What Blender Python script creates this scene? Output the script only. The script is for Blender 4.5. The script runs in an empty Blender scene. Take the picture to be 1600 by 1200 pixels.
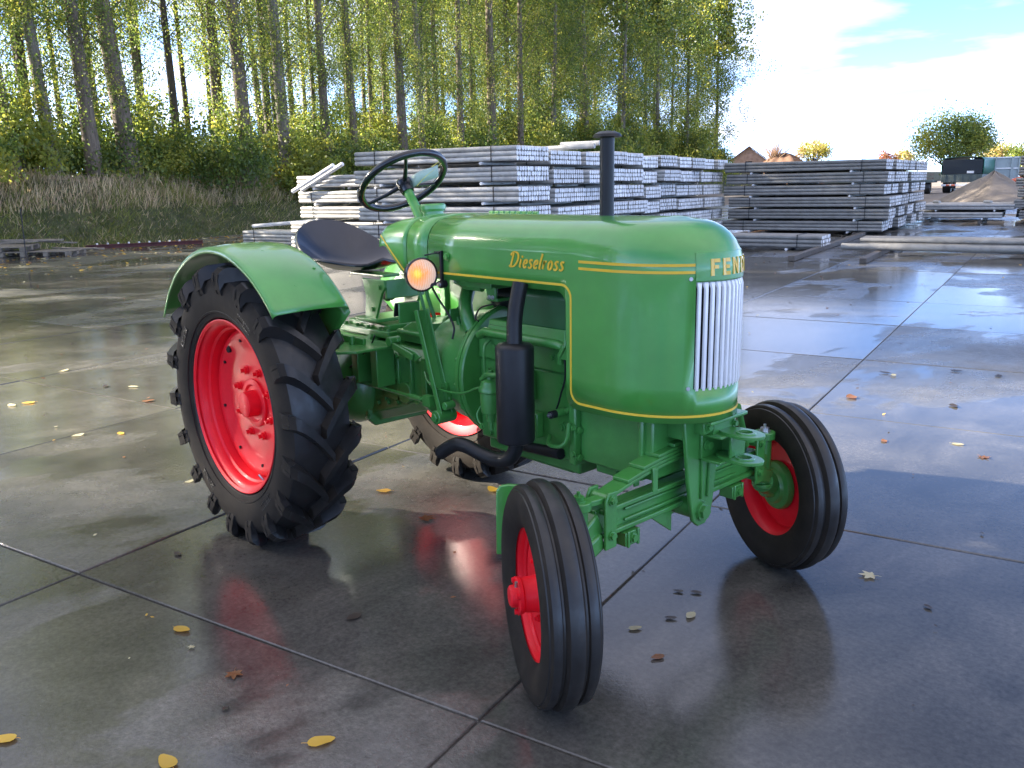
import bpy, bmesh, math, random
import numpy as np
from mathutils import Vector, Matrix

random.seed(7)
rng = np.random.default_rng(11)
PI = math.pi
scene = bpy.context.scene
COL = scene.collection

# ------------------------------------------------------------------ camera
def setup_camera():
    yaw, pitch, roll = 2.3991563, 0.2272877, -0.0187311
    d = Vector((math.cos(yaw) * math.cos(pitch), math.sin(yaw) * math.cos(pitch), -math.sin(pitch)))
    r = d.cross(Vector((0, 0, 1))).normalized()
    u = r.cross(d)
    c, s = math.cos(roll), math.sin(roll)
    r2, u2 = c * r + s * u, -s * r + c * u
    cam = bpy.data.cameras.new('camera')
    o = bpy.data.objects.new('camera', cam)
    COL.objects.link(o)
    m = Matrix(((r2.x, u2.x, -d.x, 3.643393), (r2.y, u2.y, -d.y, -2.439363), (r2.z, u2.z, -d.z, 1.595633), (0, 0, 0, 1)))
    o.matrix_world = m
    cam.sensor_width = 36.0
    cam.lens = 36.0 * 1348.7 / 1600.0
    cam.clip_start = 0.05
    cam.clip_end = 1500
    scene.camera = o
setup_camera()

# ------------------------------------------------------------------ light
SUN_AZ, SUN_EL = math.radians(212.6), math.radians(21)
EXPOSURE = 2.95
SKY_STRENGTH = 0.12
SUN_STRENGTH = 4.0

def setup_light():
    w = bpy.data.worlds.new('World')
    scene.world = w
    w.use_nodes = True
    nt = w.node_tree
    N, L = nt.nodes, nt.links
    bg = N['Background']
    sky = N.new('ShaderNodeTexSky')
    sky.sky_type = 'NISHITA'
    sky.sun_disc = False
    sky.sun_elevation = SUN_EL
    # Nishita: rotation 0 puts the sun on +Y, positive turns clockwise seen from above
    sky.sun_rotation = math.radians(90) - SUN_AZ
    sky.air_density = 0.22
    sky.dust_density = 0.1
    sky.ozone_density = 2.0
    # thin broken cloud, laid on a plane far overhead
    tc = N.new('ShaderNodeTexCoord')
    sep = N.new('ShaderNodeSeparateXYZ'); L.new(tc.outputs['Generated'], sep.inputs[0])
    mz = N.new('ShaderNodeMath'); mz.operation = 'MAXIMUM'; L.new(sep.outputs['Z'], mz.inputs[0]); mz.inputs[1].default_value = 0.0
    ad = N.new('ShaderNodeMath'); ad.operation = 'ADD'; L.new(mz.outputs[0], ad.inputs[0]); ad.inputs[1].default_value = 0.10
    dx = N.new('ShaderNodeMath'); dx.operation = 'DIVIDE'; L.new(sep.outputs['X'], dx.inputs[0]); L.new(ad.outputs[0], dx.inputs[1])
    dy = N.new('ShaderNodeMath'); dy.operation = 'DIVIDE'; L.new(sep.outputs['Y'], dy.inputs[0]); L.new(ad.outputs[0], dy.inputs[1])
    cb = N.new('ShaderNodeCombineXYZ'); L.new(dx.outputs[0], cb.inputs[0]); L.new(dy.outputs[0], cb.inputs[1])
    no = N.new('ShaderNodeTexNoise'); no.inputs['Scale'].default_value = 0.55; no.inputs['Detail'].default_value = 7; no.inputs['Roughness'].default_value = 0.52
    of = N.new('ShaderNodeVectorMath'); of.operation = 'ADD'; L.new(cb.outputs[0], of.inputs[0]); of.inputs[1].default_value = (12.7, 17.4, 0)
    L.new(of.outputs[0], no.inputs['Vector'])
    rp = N.new('ShaderNodeValToRGB'); L.new(no.outputs['Fac'], rp.inputs[0])
    rp.color_ramp.elements[0].position = 0.455; rp.color_ramp.elements[0].color = (0, 0, 0, 1)
    rp.color_ramp.elements[1].position = 0.70; rp.color_ramp.elements[1].color = (0.85, 0.85, 0.85, 1)
    mx = N.new('ShaderNodeMix'); mx.data_type = 'RGBA'
    L.new(rp.outputs[0], mx.inputs['Factor'])
    L.new(sky.outputs[0], mx.inputs['A'])
    cc = N.new('ShaderNodeValToRGB'); L.new(no.outputs['Fac'], cc.inputs[0])
    cc.color_ramp.elements[0].position = 0.46; cc.color_ramp.elements[0].color = (4.5, 4.25, 4.15, 1)
    cc.color_ramp.elements[1].position = 0.62; cc.color_ramp.elements[1].color = (2.1, 1.98, 2.1, 1)
    L.new(cc.outputs[0], mx.inputs['B'])
    L.new(mx.outputs['Result'], bg.inputs['Color'])
    bg.inputs['Strength'].default_value = SKY_STRENGTH
    sl = bpy.data.lights.new('sun', 'SUN')
    sl.energy = SUN_STRENGTH
    sl.angle = math.radians(0.53)
    sl.color = (1.0, 0.90, 0.76)
    so = bpy.data.objects.new('sun', sl)
    COL.objects.link(so)
    sd = Vector((math.cos(SUN_AZ) * math.cos(SUN_EL), math.sin(SUN_AZ) * math.cos(SUN_EL), math.sin(SUN_EL)))
    so.rotation_euler = sd.to_track_quat('Z', 'Y').to_euler()
    so.location = sd * 60
    vs = scene.view_settings
    vs.view_transform = 'Standard'
    vs.look = 'None'
    vs.gamma = 1
    vs.use_curve_mapping = False
    vs.exposure = EXPOSURE
    cy = scene.cycles
    cy.max_bounces = 8
    cy.diffuse_bounces = 3
    cy.glossy_bounces = 4
    cy.transmission_bounces = 4
    cy.transparent_max_bounces = 6
    cy.sample_clamp_indirect = 6
setup_light()

# ------------------------------------------------------------------ materials
def _mat(name):
    m = bpy.data.materials.new(name)
    m.use_nodes = True
    nt = m.node_tree
    return m, nt.nodes, nt.links, nt.nodes['Principled BSDF']

def noise(N, L, scale, detail=4, rough=0.55, vec=None, dist=0.0):
    n = N.new('ShaderNodeTexNoise')
    n.inputs['Scale'].default_value = scale
    n.inputs['Detail'].default_value = detail
    n.inputs['Roughness'].default_value = rough
    n.inputs['Distortion'].default_value = dist
    if vec is not None: L.new(vec, n.inputs['Vector'])
    return n

def ramp(N, L, src, stops):
    r = N.new('ShaderNodeValToRGB')
    e = r.color_ramp.elements
    e[0].position, e[0].color = stops[0][0], (*stops[0][1], 1)
    e[1].position, e[1].color = stops[-1][0], (*stops[-1][1], 1)
    for p, c in stops[1:-1]:
        x = e.new(p); x.color = (*c, 1)
    L.new(src, r.inputs[0])
    return r

def bump(N, L, src, strength, dist, bsdf, prev=None):
    b = N.new('ShaderNodeBump')
    b.inputs['Strength'].default_value = strength
    b.inputs['Distance'].default_value = dist
    L.new(src, b.inputs['Height'])
    if prev is not None: L.new(prev.outputs[0], b.inputs['Normal'])
    L.new(b.outputs[0], bsdf.inputs['Normal'])
    return b

def paint(name, col, rough=0.32, coat=0.7, var=0.10, coat_rough=0.05, orange=0.05):
    m, N, L, b = _mat(name)
    geo = N.new('ShaderNodeNewGeometry')
    n = noise(N, L, 6.0, 5, 0.6, geo.outputs['Position'])
    lo = tuple(c * (1 - var) for c in col); hi = tuple(min(1, c * (1 + var)) for c in col)
    r = ramp(N, L, n.outputs['Fac'], [(0.3, lo), (0.7, hi)])
    L.new(r.outputs[0], b.inputs['Base Color'])
    b.inputs['Roughness'].default_value = rough
    b.inputs['Coat Weight'].default_value = coat
    b.inputs['Coat Roughness'].default_value = coat_rough
    n3 = noise(N, L, 11.0, 6, 0.65, geo.outputs['Position'], 0.5)
    rr = ramp(N, L, n3.outputs['Fac'], [(0.35, (coat_rough,) * 3), (0.75, (coat_rough + 0.16,) * 3)])
    L.new(rr.outputs[0], b.inputs['Coat Roughness'])
    n2 = noise(N, L, 45.0, 2, 0.5, geo.outputs['Position'])
    if orange: bump(N, L, n2.outputs['Fac'], orange, 0.004, b)
    return m

def plain(name, col, rough=0.5, metal=0.0, var=0.12, scale=20, bmp=0.0, coat=0.0, spec=None):
    m, N, L, b = _mat(name)
    geo = N.new('ShaderNodeNewGeometry')
    n = noise(N, L, scale, 5, 0.6, geo.outputs['Position'])
    lo = tuple(c * (1 - var) for c in col); hi = tuple(min(1, c * (1 + var)) for c in col)
    r = ramp(N, L, n.outputs['Fac'], [(0.3, lo), (0.7, hi)])
    L.new(r.outputs[0], b.inputs['Base Color'])
    b.inputs['Roughness'].default_value = rough
    b.inputs['Metallic'].default_value = metal
    b.inputs['Coat Weight'].default_value = coat
    if spec is not None: b.inputs['Specular IOR Level'].default_value = spec
    if bmp: bump(N, L, n.outputs['Fac'], bmp, 0.01, b)
    return m

def rubber(name, dust, c0=(0.012, 0.012, 0.0125), c1=(0.018, 0.018, 0.018)):
    m, N, L, b = _mat(name)
    geo = N.new('ShaderNodeNewGeometry')
    n = noise(N, L, 9.0, 6, 0.65, geo.outputs['Position'])
    r = ramp(N, L, n.outputs['Fac'], [(0.35, c0), (0.55, c1), (0.72, dust)])
    L.new(r.outputs[0], b.inputs['Base Color'])
    n2 = noise(N, L, 14.0, 3, 0.6, geo.outputs['Position'])
    rr = ramp(N, L, n2.outputs['Fac'], [(0.35, (0.30,) * 3), (0.65, (0.55,) * 3)])
    L.new(rr.outputs[0], b.inputs['Roughness'])
    n3 = noise(N, L, 120.0, 3, 0.6, geo.outputs['Position'])
    bump(N, L, n3.outputs['Fac'], 0.12, 0.002, b)
    return m

def concrete_wet(name):
    """Wet power-floated concrete: dark damp tone, broad sheets of standing water, drier gritty patches."""
    m, N, L, b = _mat(name)
    geo = N.new('ShaderNodeNewGeometry')
    oi = N.new('ShaderNodeObjectInfo')
    P = geo.outputs['Position']
    mp = N.new('ShaderNodeMapping'); mp.inputs['Rotation'].default_value = (0, 0, -0.27); mp.inputs['Scale'].default_value = (1.0, 0.55, 1.0)
    L.new(P, mp.inputs['Vector'])
    big = noise(N, L, 0.55, 5, 0.6, mp.outputs[0], 0.4)
    off = N.new('ShaderNodeMath'); off.operation = 'MULTIPLY_ADD'
    L.new(oi.outputs['Random'], off.inputs[0]); off.inputs[1].default_value = 0.16; off.inputs[2].default_value = -0.08
    def zone(c, r, amt, prev):
        vd = N.new('ShaderNodeVectorMath'); vd.operation = 'DISTANCE'; L.new(P, vd.inputs[0]); vd.inputs[1].default_value = c
        mr = N.new('ShaderNodeMapRange'); mr.interpolation_type = 'SMOOTHSTEP'; L.new(vd.outputs['Value'], mr.inputs['Value'])
        mr.inputs['From Min'].default_value = 0; mr.inputs['From Max'].default_value = r; mr.inputs['To Min'].default_value = amt; mr.inputs['To Max'].default_value = 0
        a = N.new('ShaderNodeMath'); a.operation = 'ADD'; L.new(mr.outputs[0], a.inputs[0]); L.new(prev, a.inputs[1]); return a.outputs[0]
    acc = zone((1.6, -2.0, 0), 2.6, -0.11, off.outputs[0])       # drained patch before the rear wheel
    acc = zone((0.3, 0.4, 0), 1.2, -0.10, acc)                    # dry under the tractor
    acc = zone((4.2, 1.6, 0), 5.0, 0.15, acc)                     # standing water in front
    acc = zone((2.0, 8.5, 0), 7.0, 0.07, acc)
    sm = N.new('ShaderNodeMath'); sm.operation = 'ADD'; L.new(big.outputs['Fac'], sm.inputs[0]); L.new(acc, sm.inputs[1])
    wet = ramp(N, L, sm.outputs[0], [(0.36, (0.1,) * 3), (0.46, (0.66,) * 3), (0.52, (0.84,) * 3), (0.56, (1,) * 3)])
    fine = noise(N, L, 7.0, 8, 0.68, P)
    streak = noise(N, L, 2.2, 6, 0.62, mp.outputs[0], 0.8)
    dry = ramp(N, L, fine.outputs['Fac'], [(0.32, (0.080, 0.077, 0.069)), (0.68, (0.170, 0.162, 0.145))])
    damp = ramp(N, L, streak.outputs['Fac'], [(0.30, (0.066, 0.063, 0.055)), (0.50, (0.104, 0.099, 0.087)), (0.72, (0.162, 0.151, 0.130))])
    mixc = N.new('ShaderNodeMix'); mixc.data_type = 'RGBA'
    L.new(wet.outputs[0], mixc.inputs['Factor']); L.new(dry.outputs[0], mixc.inputs['A']); L.new(damp.outputs[0], mixc.inputs['B'])
    # grit: tiny pale and dark specks
    vo = N.new('ShaderNodeTexVoronoi'); vo.inputs['Scale'].default_value = 52.0; L.new(P, vo.inputs['Vector'])
    sp = ramp(N, L, vo.outputs['Distance'], [(0.045, (1,) * 3), (0.075, (0,) * 3)])
    wn = N.new('ShaderNodeTexWhiteNoise'); L.new(vo.outputs['Position'], wn.inputs['Vector'])
    gt = N.new('ShaderNodeMath'); gt.operation = 'GREATER_THAN'; gt.inputs[1].default_value = 0.86; L.new(wn.outputs['Value'], gt.inputs[0])
    ml = N.new('ShaderNodeMath'); ml.operation = 'MULTIPLY'; L.new(sp.outputs[0], ml.inputs[0]); L.new(gt.outputs[0], ml.inputs[1])
    mg = N.new('ShaderNodeMix'); mg.data_type = 'RGBA'
    L.new(ml.outputs[0], mg.inputs['Factor']); L.new(mixc.outputs['Result'], mg.inputs['A']); mg.inputs['B'].default_value = (0.30, 0.28, 0.24, 1)
    mic = noise(N, L, 46.0, 6, 0.75, P)
    mv = ramp(N, L, mic.outputs['Fac'], [(0.30, (0.55,) * 3), (0.50, (1.0,) * 3), (0.70, (1.5,) * 3)])
    mm = N.new('ShaderNodeMix'); mm.data_type = 'RGBA'; mm.blend_type = 'MULTIPLY'; mm.inputs['Factor'].default_value = 0.75
    L.new(mg.outputs['Result'], mm.inputs['A']); L.new(mv.outputs[0], mm.inputs['B'])
    tint = N.new('ShaderNodeMath'); tint.operation = 'MULTIPLY_ADD'; L.new(oi.outputs['Random'], tint.inputs[0]); tint.inputs[1].default_value = 0.35; tint.inputs[2].default_value = 0.82
    hs = N.new('ShaderNodeHueSaturation'); L.new(mm.outputs['Result'], hs.inputs['Color']); L.new(tint.outputs[0], hs.inputs['Value'])
    L.new(hs.outputs[0], b.inputs['Base Color'])
    rn = noise(N, L, 3.2, 5, 0.6, mp.outputs[0])
    rw = ramp(N, L, rn.outputs['Fac'], [(0.38, (0.025,) * 3), (0.50, (0.07,) * 3), (0.66, (0.20,) * 3)])
    pud = ramp(N, L, sm.outputs[0], [(0.470, (0,) * 3), (0.500, (1,) * 3)])
    rbase = ramp(N, L, sm.outputs[0], [(0.34, (0.38,) * 3), (0.43, (0.22,) * 3), (0.475, (0.10,) * 3)])
    rgr = noise(N, L, 24.0, 5, 0.7, P)
    rad2 = N.new('ShaderNodeMath'); rad2.operation = 'ADD'; L.new(rn.outputs['Fac'], rad2.inputs[0]); L.new(rgr.outputs['Fac'], rad2.inputs[1])
    rvar = N.new('ShaderNodeMath'); rvar.operation = 'MULTIPLY_ADD'; L.new(rad2.outputs[0], rvar.inputs[0]); rvar.inputs[1].default_value = 0.24; rvar.inputs[2].default_value = -0.22
    radd = N.new('ShaderNodeMath'); radd.operation = 'ADD'; L.new(rbase.outputs[0], radd.inputs[0]); L.new(rvar.outputs[0], radd.inputs[1])
    rmix = N.new('ShaderNodeMix'); rmix.data_type = 'FLOAT'
    L.new(pud.outputs[0], rmix.inputs['Factor']); L.new(radd.outputs[0], rmix.inputs['A']); rmix.inputs['B'].default_value = 0.025
    L.new(rmix.outputs['Result'], b.inputs['Roughness'])
    dk = N.new('ShaderNodeMapRange'); L.new(pud.outputs[0], dk.inputs['Value']); dk.inputs['To Min'].default_value = 1.0; dk.inputs['To Max'].default_value = 0.72
    wt = N.new('ShaderNodeMix'); wt.data_type = 'RGBA'; wt.blend_type = 'MULTIPLY'; wt.inputs['Factor'].default_value = 1.0
    L.new(hs.outputs[0], wt.inputs['A']); L.new(dk.outputs[0], wt.inputs['B']); L.new(wt.outputs['Result'], b.inputs['Base Color'])
    b.inputs['IOR'].default_value = 1.56
    # relief: grain where dry, faint ripple and brushed finish where wet
    gr = noise(N, L, 90.0, 4, 0.7, P)
    inv = N.new('ShaderNodeMath'); inv.operation = 'MULTIPLY_ADD'; L.new(pud.outputs[0], inv.inputs[0]); inv.inputs[1].default_value = -0.8; inv.inputs[2].default_value = 1.0
    gm = N.new('ShaderNodeMath'); gm.operation = 'MULTIPLY'; L.new(gr.outputs['Fac'], gm.inputs[0]); L.new(inv.outputs[0], gm.inputs[1])
    b1 = bump(N, L, gm.outputs[0], 0.55, 0.004, b)
    und = noise(N, L, 2.6, 4, 0.55, mp.outputs[0])
    bump(N, L, und.outputs['Fac'], 0.06, 0.010, b, b1)
    return m

def post_mat(name, col):
    m, N, L, b = _mat(name)
    geo = N.new('ShaderNodeNewGeometry'); oi = N.new('ShaderNodeObjectInfo')
    n = noise(N, L, 5.0, 6, 0.65, geo.outputs['Position'])
    r = ramp(N, L, n.outputs['Fac'], [(0.28, tuple(c * 0.72 for c in col)), (0.5, col), (0.75, tuple(min(1, c * 1.25) for c in col))])
    t = N.new('ShaderNodeMath'); t.operation = 'MULTIPLY_ADD'; L.new(oi.outputs['Random'], t.inputs[0]); t.inputs[1].default_value = 0.35; t.inputs[2].default_value = 0.8
    hs = N.new('ShaderNodeHueSaturation'); L.new(r.outputs[0], hs.inputs['Color']); L.new(t.outputs[0], hs.inputs['Value'])
    L.new(hs.outputs[0], b.inputs['Base Color'])
    b.inputs['Roughness'].default_value = 0.6
    n2 = noise(N, L, 60.0, 4, 0.6, geo.outputs['Position'])
    bump(N, L, n2.outputs['Fac'], 0.2, 0.004, b)
    return m

def leaf_mat(name, col, trans=0.45, rough=0.5):
    m = bpy.data.materials.new(name); m.use_nodes = True
    N, L = m.node_tree.nodes, m.node_tree.links
    N.clear()
    out = N.new('ShaderNodeOutputMaterial')
    geo = N.new('ShaderNodeNewGeometry')
    n = noise(N, L, 1.3, 3, 0.6, geo.outputs['Position'])
    r = ramp(N, L, n.outputs['Fac'], [(0.3, tuple(c * 0.7 for c in col)), (0.7, tuple(c * 1.3 for c in col))])
    pb = N.new('ShaderNodeBsdfPrincipled')
    L.new(r.outputs[0], pb.inputs['Base Color']); pb.inputs['Roughness'].default_value = rough
    tr = N.new('ShaderNodeBsdfTranslucent')
    hs = N.new('ShaderNodeHueSaturation'); hs.inputs['Hue'].default_value = 0.485; hs.inputs['Saturation'].default_value = 1.1; hs.inputs['Value'].default_value = 2.5
    L.new(r.outputs[0], hs.inputs['Color']); L.new(hs.outputs[0], tr.inputs['Color'])
    mx = N.new('ShaderNodeMixShader'); mx.inputs[0].default_value = trans
    L.new(pb.outputs[0], mx.inputs[1]); L.new(tr.outputs[0], mx.inputs[2]); L.new(mx.outputs[0], out.inputs[0])
    return m

def bark_mat(name, c0, c1, scale=(7, 7, 1.6)):
    m, N, L, b = _mat(name)
    tc = N.new('ShaderNodeTexCoord')
    mp = N.new('ShaderNodeMapping'); mp.inputs['Scale'].default_value = scale
    L.new(tc.outputs['Object'], mp.inputs['Vector'])
    n = noise(N, L, 1.6, 7, 0.68, mp.outputs[0], 0.6)
    r = ramp(N, L, n.outputs['Fac'], [(0.32, c0), (0.68, c1)])
    L.new(r.outputs[0], b.inputs['Base Color'])
    b.inputs['Roughness'].default_value = 0.85
    bump(N, L, n.outputs['Fac'], 0.7, 0.05, b)
    return m

def soil_mat(name, stops, scale=1.2, bmp=0.6, rough=0.9):
    m, N, L, b = _mat(name)
    geo = N.new('ShaderNodeNewGeometry')
    n = noise(N, L, scale, 8, 0.66, geo.outputs['Position'])
    r = ramp(N, L, n.outputs['Fac'], stops)
    L.new(r.outputs[0], b.inputs['Base Color'])
    b.inputs['Roughness'].default_value = rough
    bump(N, L, n.outputs['Fac'], bmp, 0.08, b)
    return m

M = {}
M['green'] = paint('green enamel paint', (0.066, 0.295, 0.050), coat=0.8, coat_rough=0.03)
M['green_cast'] = paint('green paint on castings', (0.052, 0.235, 0.045), rough=0.36, coat=0.55, var=0.18, coat_rough=0.12, orange=0.25)
M['green_deep'] = paint('darker green paint', (0.020, 0.105, 0.030), rough=0.5, coat=0.2)  # darker green on the dash panel and cylinder head
M['red'] = paint('red wheel enamel', (0.82, 0.007, 0.020), rough=0.5, coat=0.10)
M['red'].node_tree.nodes['Principled BSDF'].inputs['Specular IOR Level'].default_value = 0.3
M['yellow'] = plain('yellow lining paint', (0.78, 0.52, 0.035), 0.35, var=0.06, coat=0.4)
M['gold'] = plain('golden yellow letter enamel', (0.78, 0.48, 0.03), 0.3, var=0.06, coat=0.4)
M['white'] = plain('white grille enamel', (0.86, 0.86, 0.86), 0.35, var=0.04, coat=0.3)
M['black'] = plain('satin black paint', (0.011, 0.0115, 0.013), 0.40, var=0.2, bmp=0.04, spec=0.35)
M['black_gloss'] = plain('gloss black bakelite', (0.009, 0.010, 0.012), 0.2, var=0.1, coat=0.4)
M['seat'] = plain('dark blue black seat paint', (0.012, 0.015, 0.024), 0.28, var=0.15, coat=0.35)
M['dark'] = plain('near black for shade and dark parts', (0.006, 0.006, 0.007), 0.8, var=0.2)  # near black put in as shade for recesses, also on dark parts
M['rubber'] = rubber('tyre rubber', (0.030, 0.027, 0.024))
M['rubber_dusty'] = rubber('dusty tyre rubber', (0.040, 0.031, 0.023), (0.019, 0.016, 0.013), (0.028, 0.023, 0.018))
for q in M['rubber_dusty'].node_tree.links[:]:
    if q.to_socket.name == 'Roughness' and q.to_node.type == 'BSDF_PRINCIPLED': M['rubber_dusty'].node_tree.links.remove(q)
M['rubber_dusty'].node_tree.nodes['Principled BSDF'].inputs['Roughness'].default_value = 0.8
M['rubber_dusty'].node_tree.nodes['Principled BSDF'].inputs['Specular IOR Level'].default_value = 0.2
M['steel'] = plain('bare steel', (0.55, 0.55, 0.56), 0.3, 0.9, var=0.1)
M['paper'] = plain('pale green tag paper', (0.50, 0.62, 0.52), 0.7, var=0.08)
M['twine'] = plain('yellow plastic twine', (0.75, 0.68, 0.16), 0.5)
M['filler'] = plain('gritty joint filler', (0.055, 0.051, 0.046), 0.8, var=0.4, scale=30, bmp=0.3)
M['slab'] = concrete_wet('wet concrete slab')
M['post'] = post_mat('grey concrete post', (0.45, 0.44, 0.41))
M['post_dark'] = post_mat('darker concrete post', (0.26, 0.252, 0.23))  # darker tone for the square and right edge stacks and low poles
M['post_end'] = post_mat('pale post end with sky light in tone', (0.76, 0.76, 0.755))  # sky light falling on the ends is put into this pale tone
M['strap'] = plain('dark binding strap', (0.02, 0.02, 0.022), 0.5)
M['timber'] = plain('weathered grey timber', (0.22, 0.19, 0.15), 0.8, var=0.3, scale=9, bmp=0.3)
M['timber_dark'] = plain('wet brown timber', (0.10, 0.085, 0.07), 0.6, var=0.35, scale=9, bmp=0.3)
M['bark'] = bark_mat('poplar bark', (0.066, 0.050, 0.036), (0.215, 0.168, 0.118))
M['bark_pale'] = bark_mat('pale poplar bark', (0.095, 0.082, 0.065), (0.27, 0.235, 0.185))
M['bark_dark'] = bark_mat('dark bark', (0.035, 0.028, 0.02), (0.105, 0.082, 0.055))
M['leaf_dark'] = leaf_mat('dark green leaf', (0.062, 0.100, 0.026))
M['leaf_mid'] = leaf_mat('mid green leaf', (0.110, 0.155, 0.038))
M['leaf_light'] = leaf_mat('light green leaf', (0.185, 0.215, 0.050))
M['leaf_yellow'] = leaf_mat('yellow leaf', (0.29, 0.285, 0.060))
M['leaf_gold'] = leaf_mat('golden autumn leaf', (0.40, 0.34, 0.19))
M['leaf_red'] = leaf_mat('red brown autumn leaf', (0.22, 0.11, 0.06))
M['grass'] = leaf_mat('bank grass', (0.085, 0.120, 0.036), 0.3)
M['grass_olive'] = leaf_mat('olive bank grass', (0.20, 0.21, 0.075), 0.3)
M['straw'] = leaf_mat('dry straw', (0.62, 0.50, 0.33), 0.3, 0.7)
M['straw_brown'] = leaf_mat('brown dead stems', (0.34, 0.25, 0.165), 0.25, 0.7)
M['soil'] = soil_mat('dark soil', [(0.3, (0.035, 0.028, 0.020)), (0.7, (0.075, 0.06, 0.04))])
M['bank'] = soil_mat('overgrown bank', [(0.3, (0.030, 0.034, 0.014)), (0.5, (0.050, 0.058, 0.022)), (0.7, (0.10, 0.085, 0.045))], 1.6)
M['sand'] = soil_mat('yard sand', [(0.3, (0.15, 0.13, 0.108)), (0.55, (0.23, 0.195, 0.16)), (0.75, (0.31, 0.265, 0.22))], 0.9)
M['fl_yellow'] = leaf_mat('fallen yellow leaf', (0.62, 0.40, 0.06), 0.2)
M['fl_pale'] = leaf_mat('fallen pale leaf', (0.50, 0.46, 0.28), 0.2)
M['fl_brown'] = leaf_mat('fallen brown leaf', (0.20, 0.085, 0.03), 0.15)
M['fl_dark'] = leaf_mat('dark wet leaf', (0.045, 0.035, 0.028), 0.1)
M['brick'] = plain('red brick wall', (0.36, 0.23, 0.175), 0.85, var=0.25, scale=3)
M['tile'] = plain('brown roof tiles', (0.16, 0.085, 0.055), 0.8, var=0.2, scale=3)
M['tarp'] = plain('dark green tarpaulin', (0.016, 0.135, 0.095), 0.45, var=0.25, scale=3)
M['tank_blk'] = plain('black tailgate', (0.010, 0.014, 0.020), 0.4)
M['truck_grey'] = plain('grey green truck steel', (0.10, 0.125, 0.115), 0.55, var=0.2, scale=3)
M['tip_grey'] = plain('pale grey tipper steel', (0.36, 0.42, 0.42), 0.5, var=0.1, scale=2)
M['redsteel'] = plain('rusty red steel', (0.10, 0.022, 0.020), 0.6, var=0.3, scale=8)
M['orange'] = plain('orange red plastic', (0.60, 0.12, 0.05), 0.5)

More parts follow.
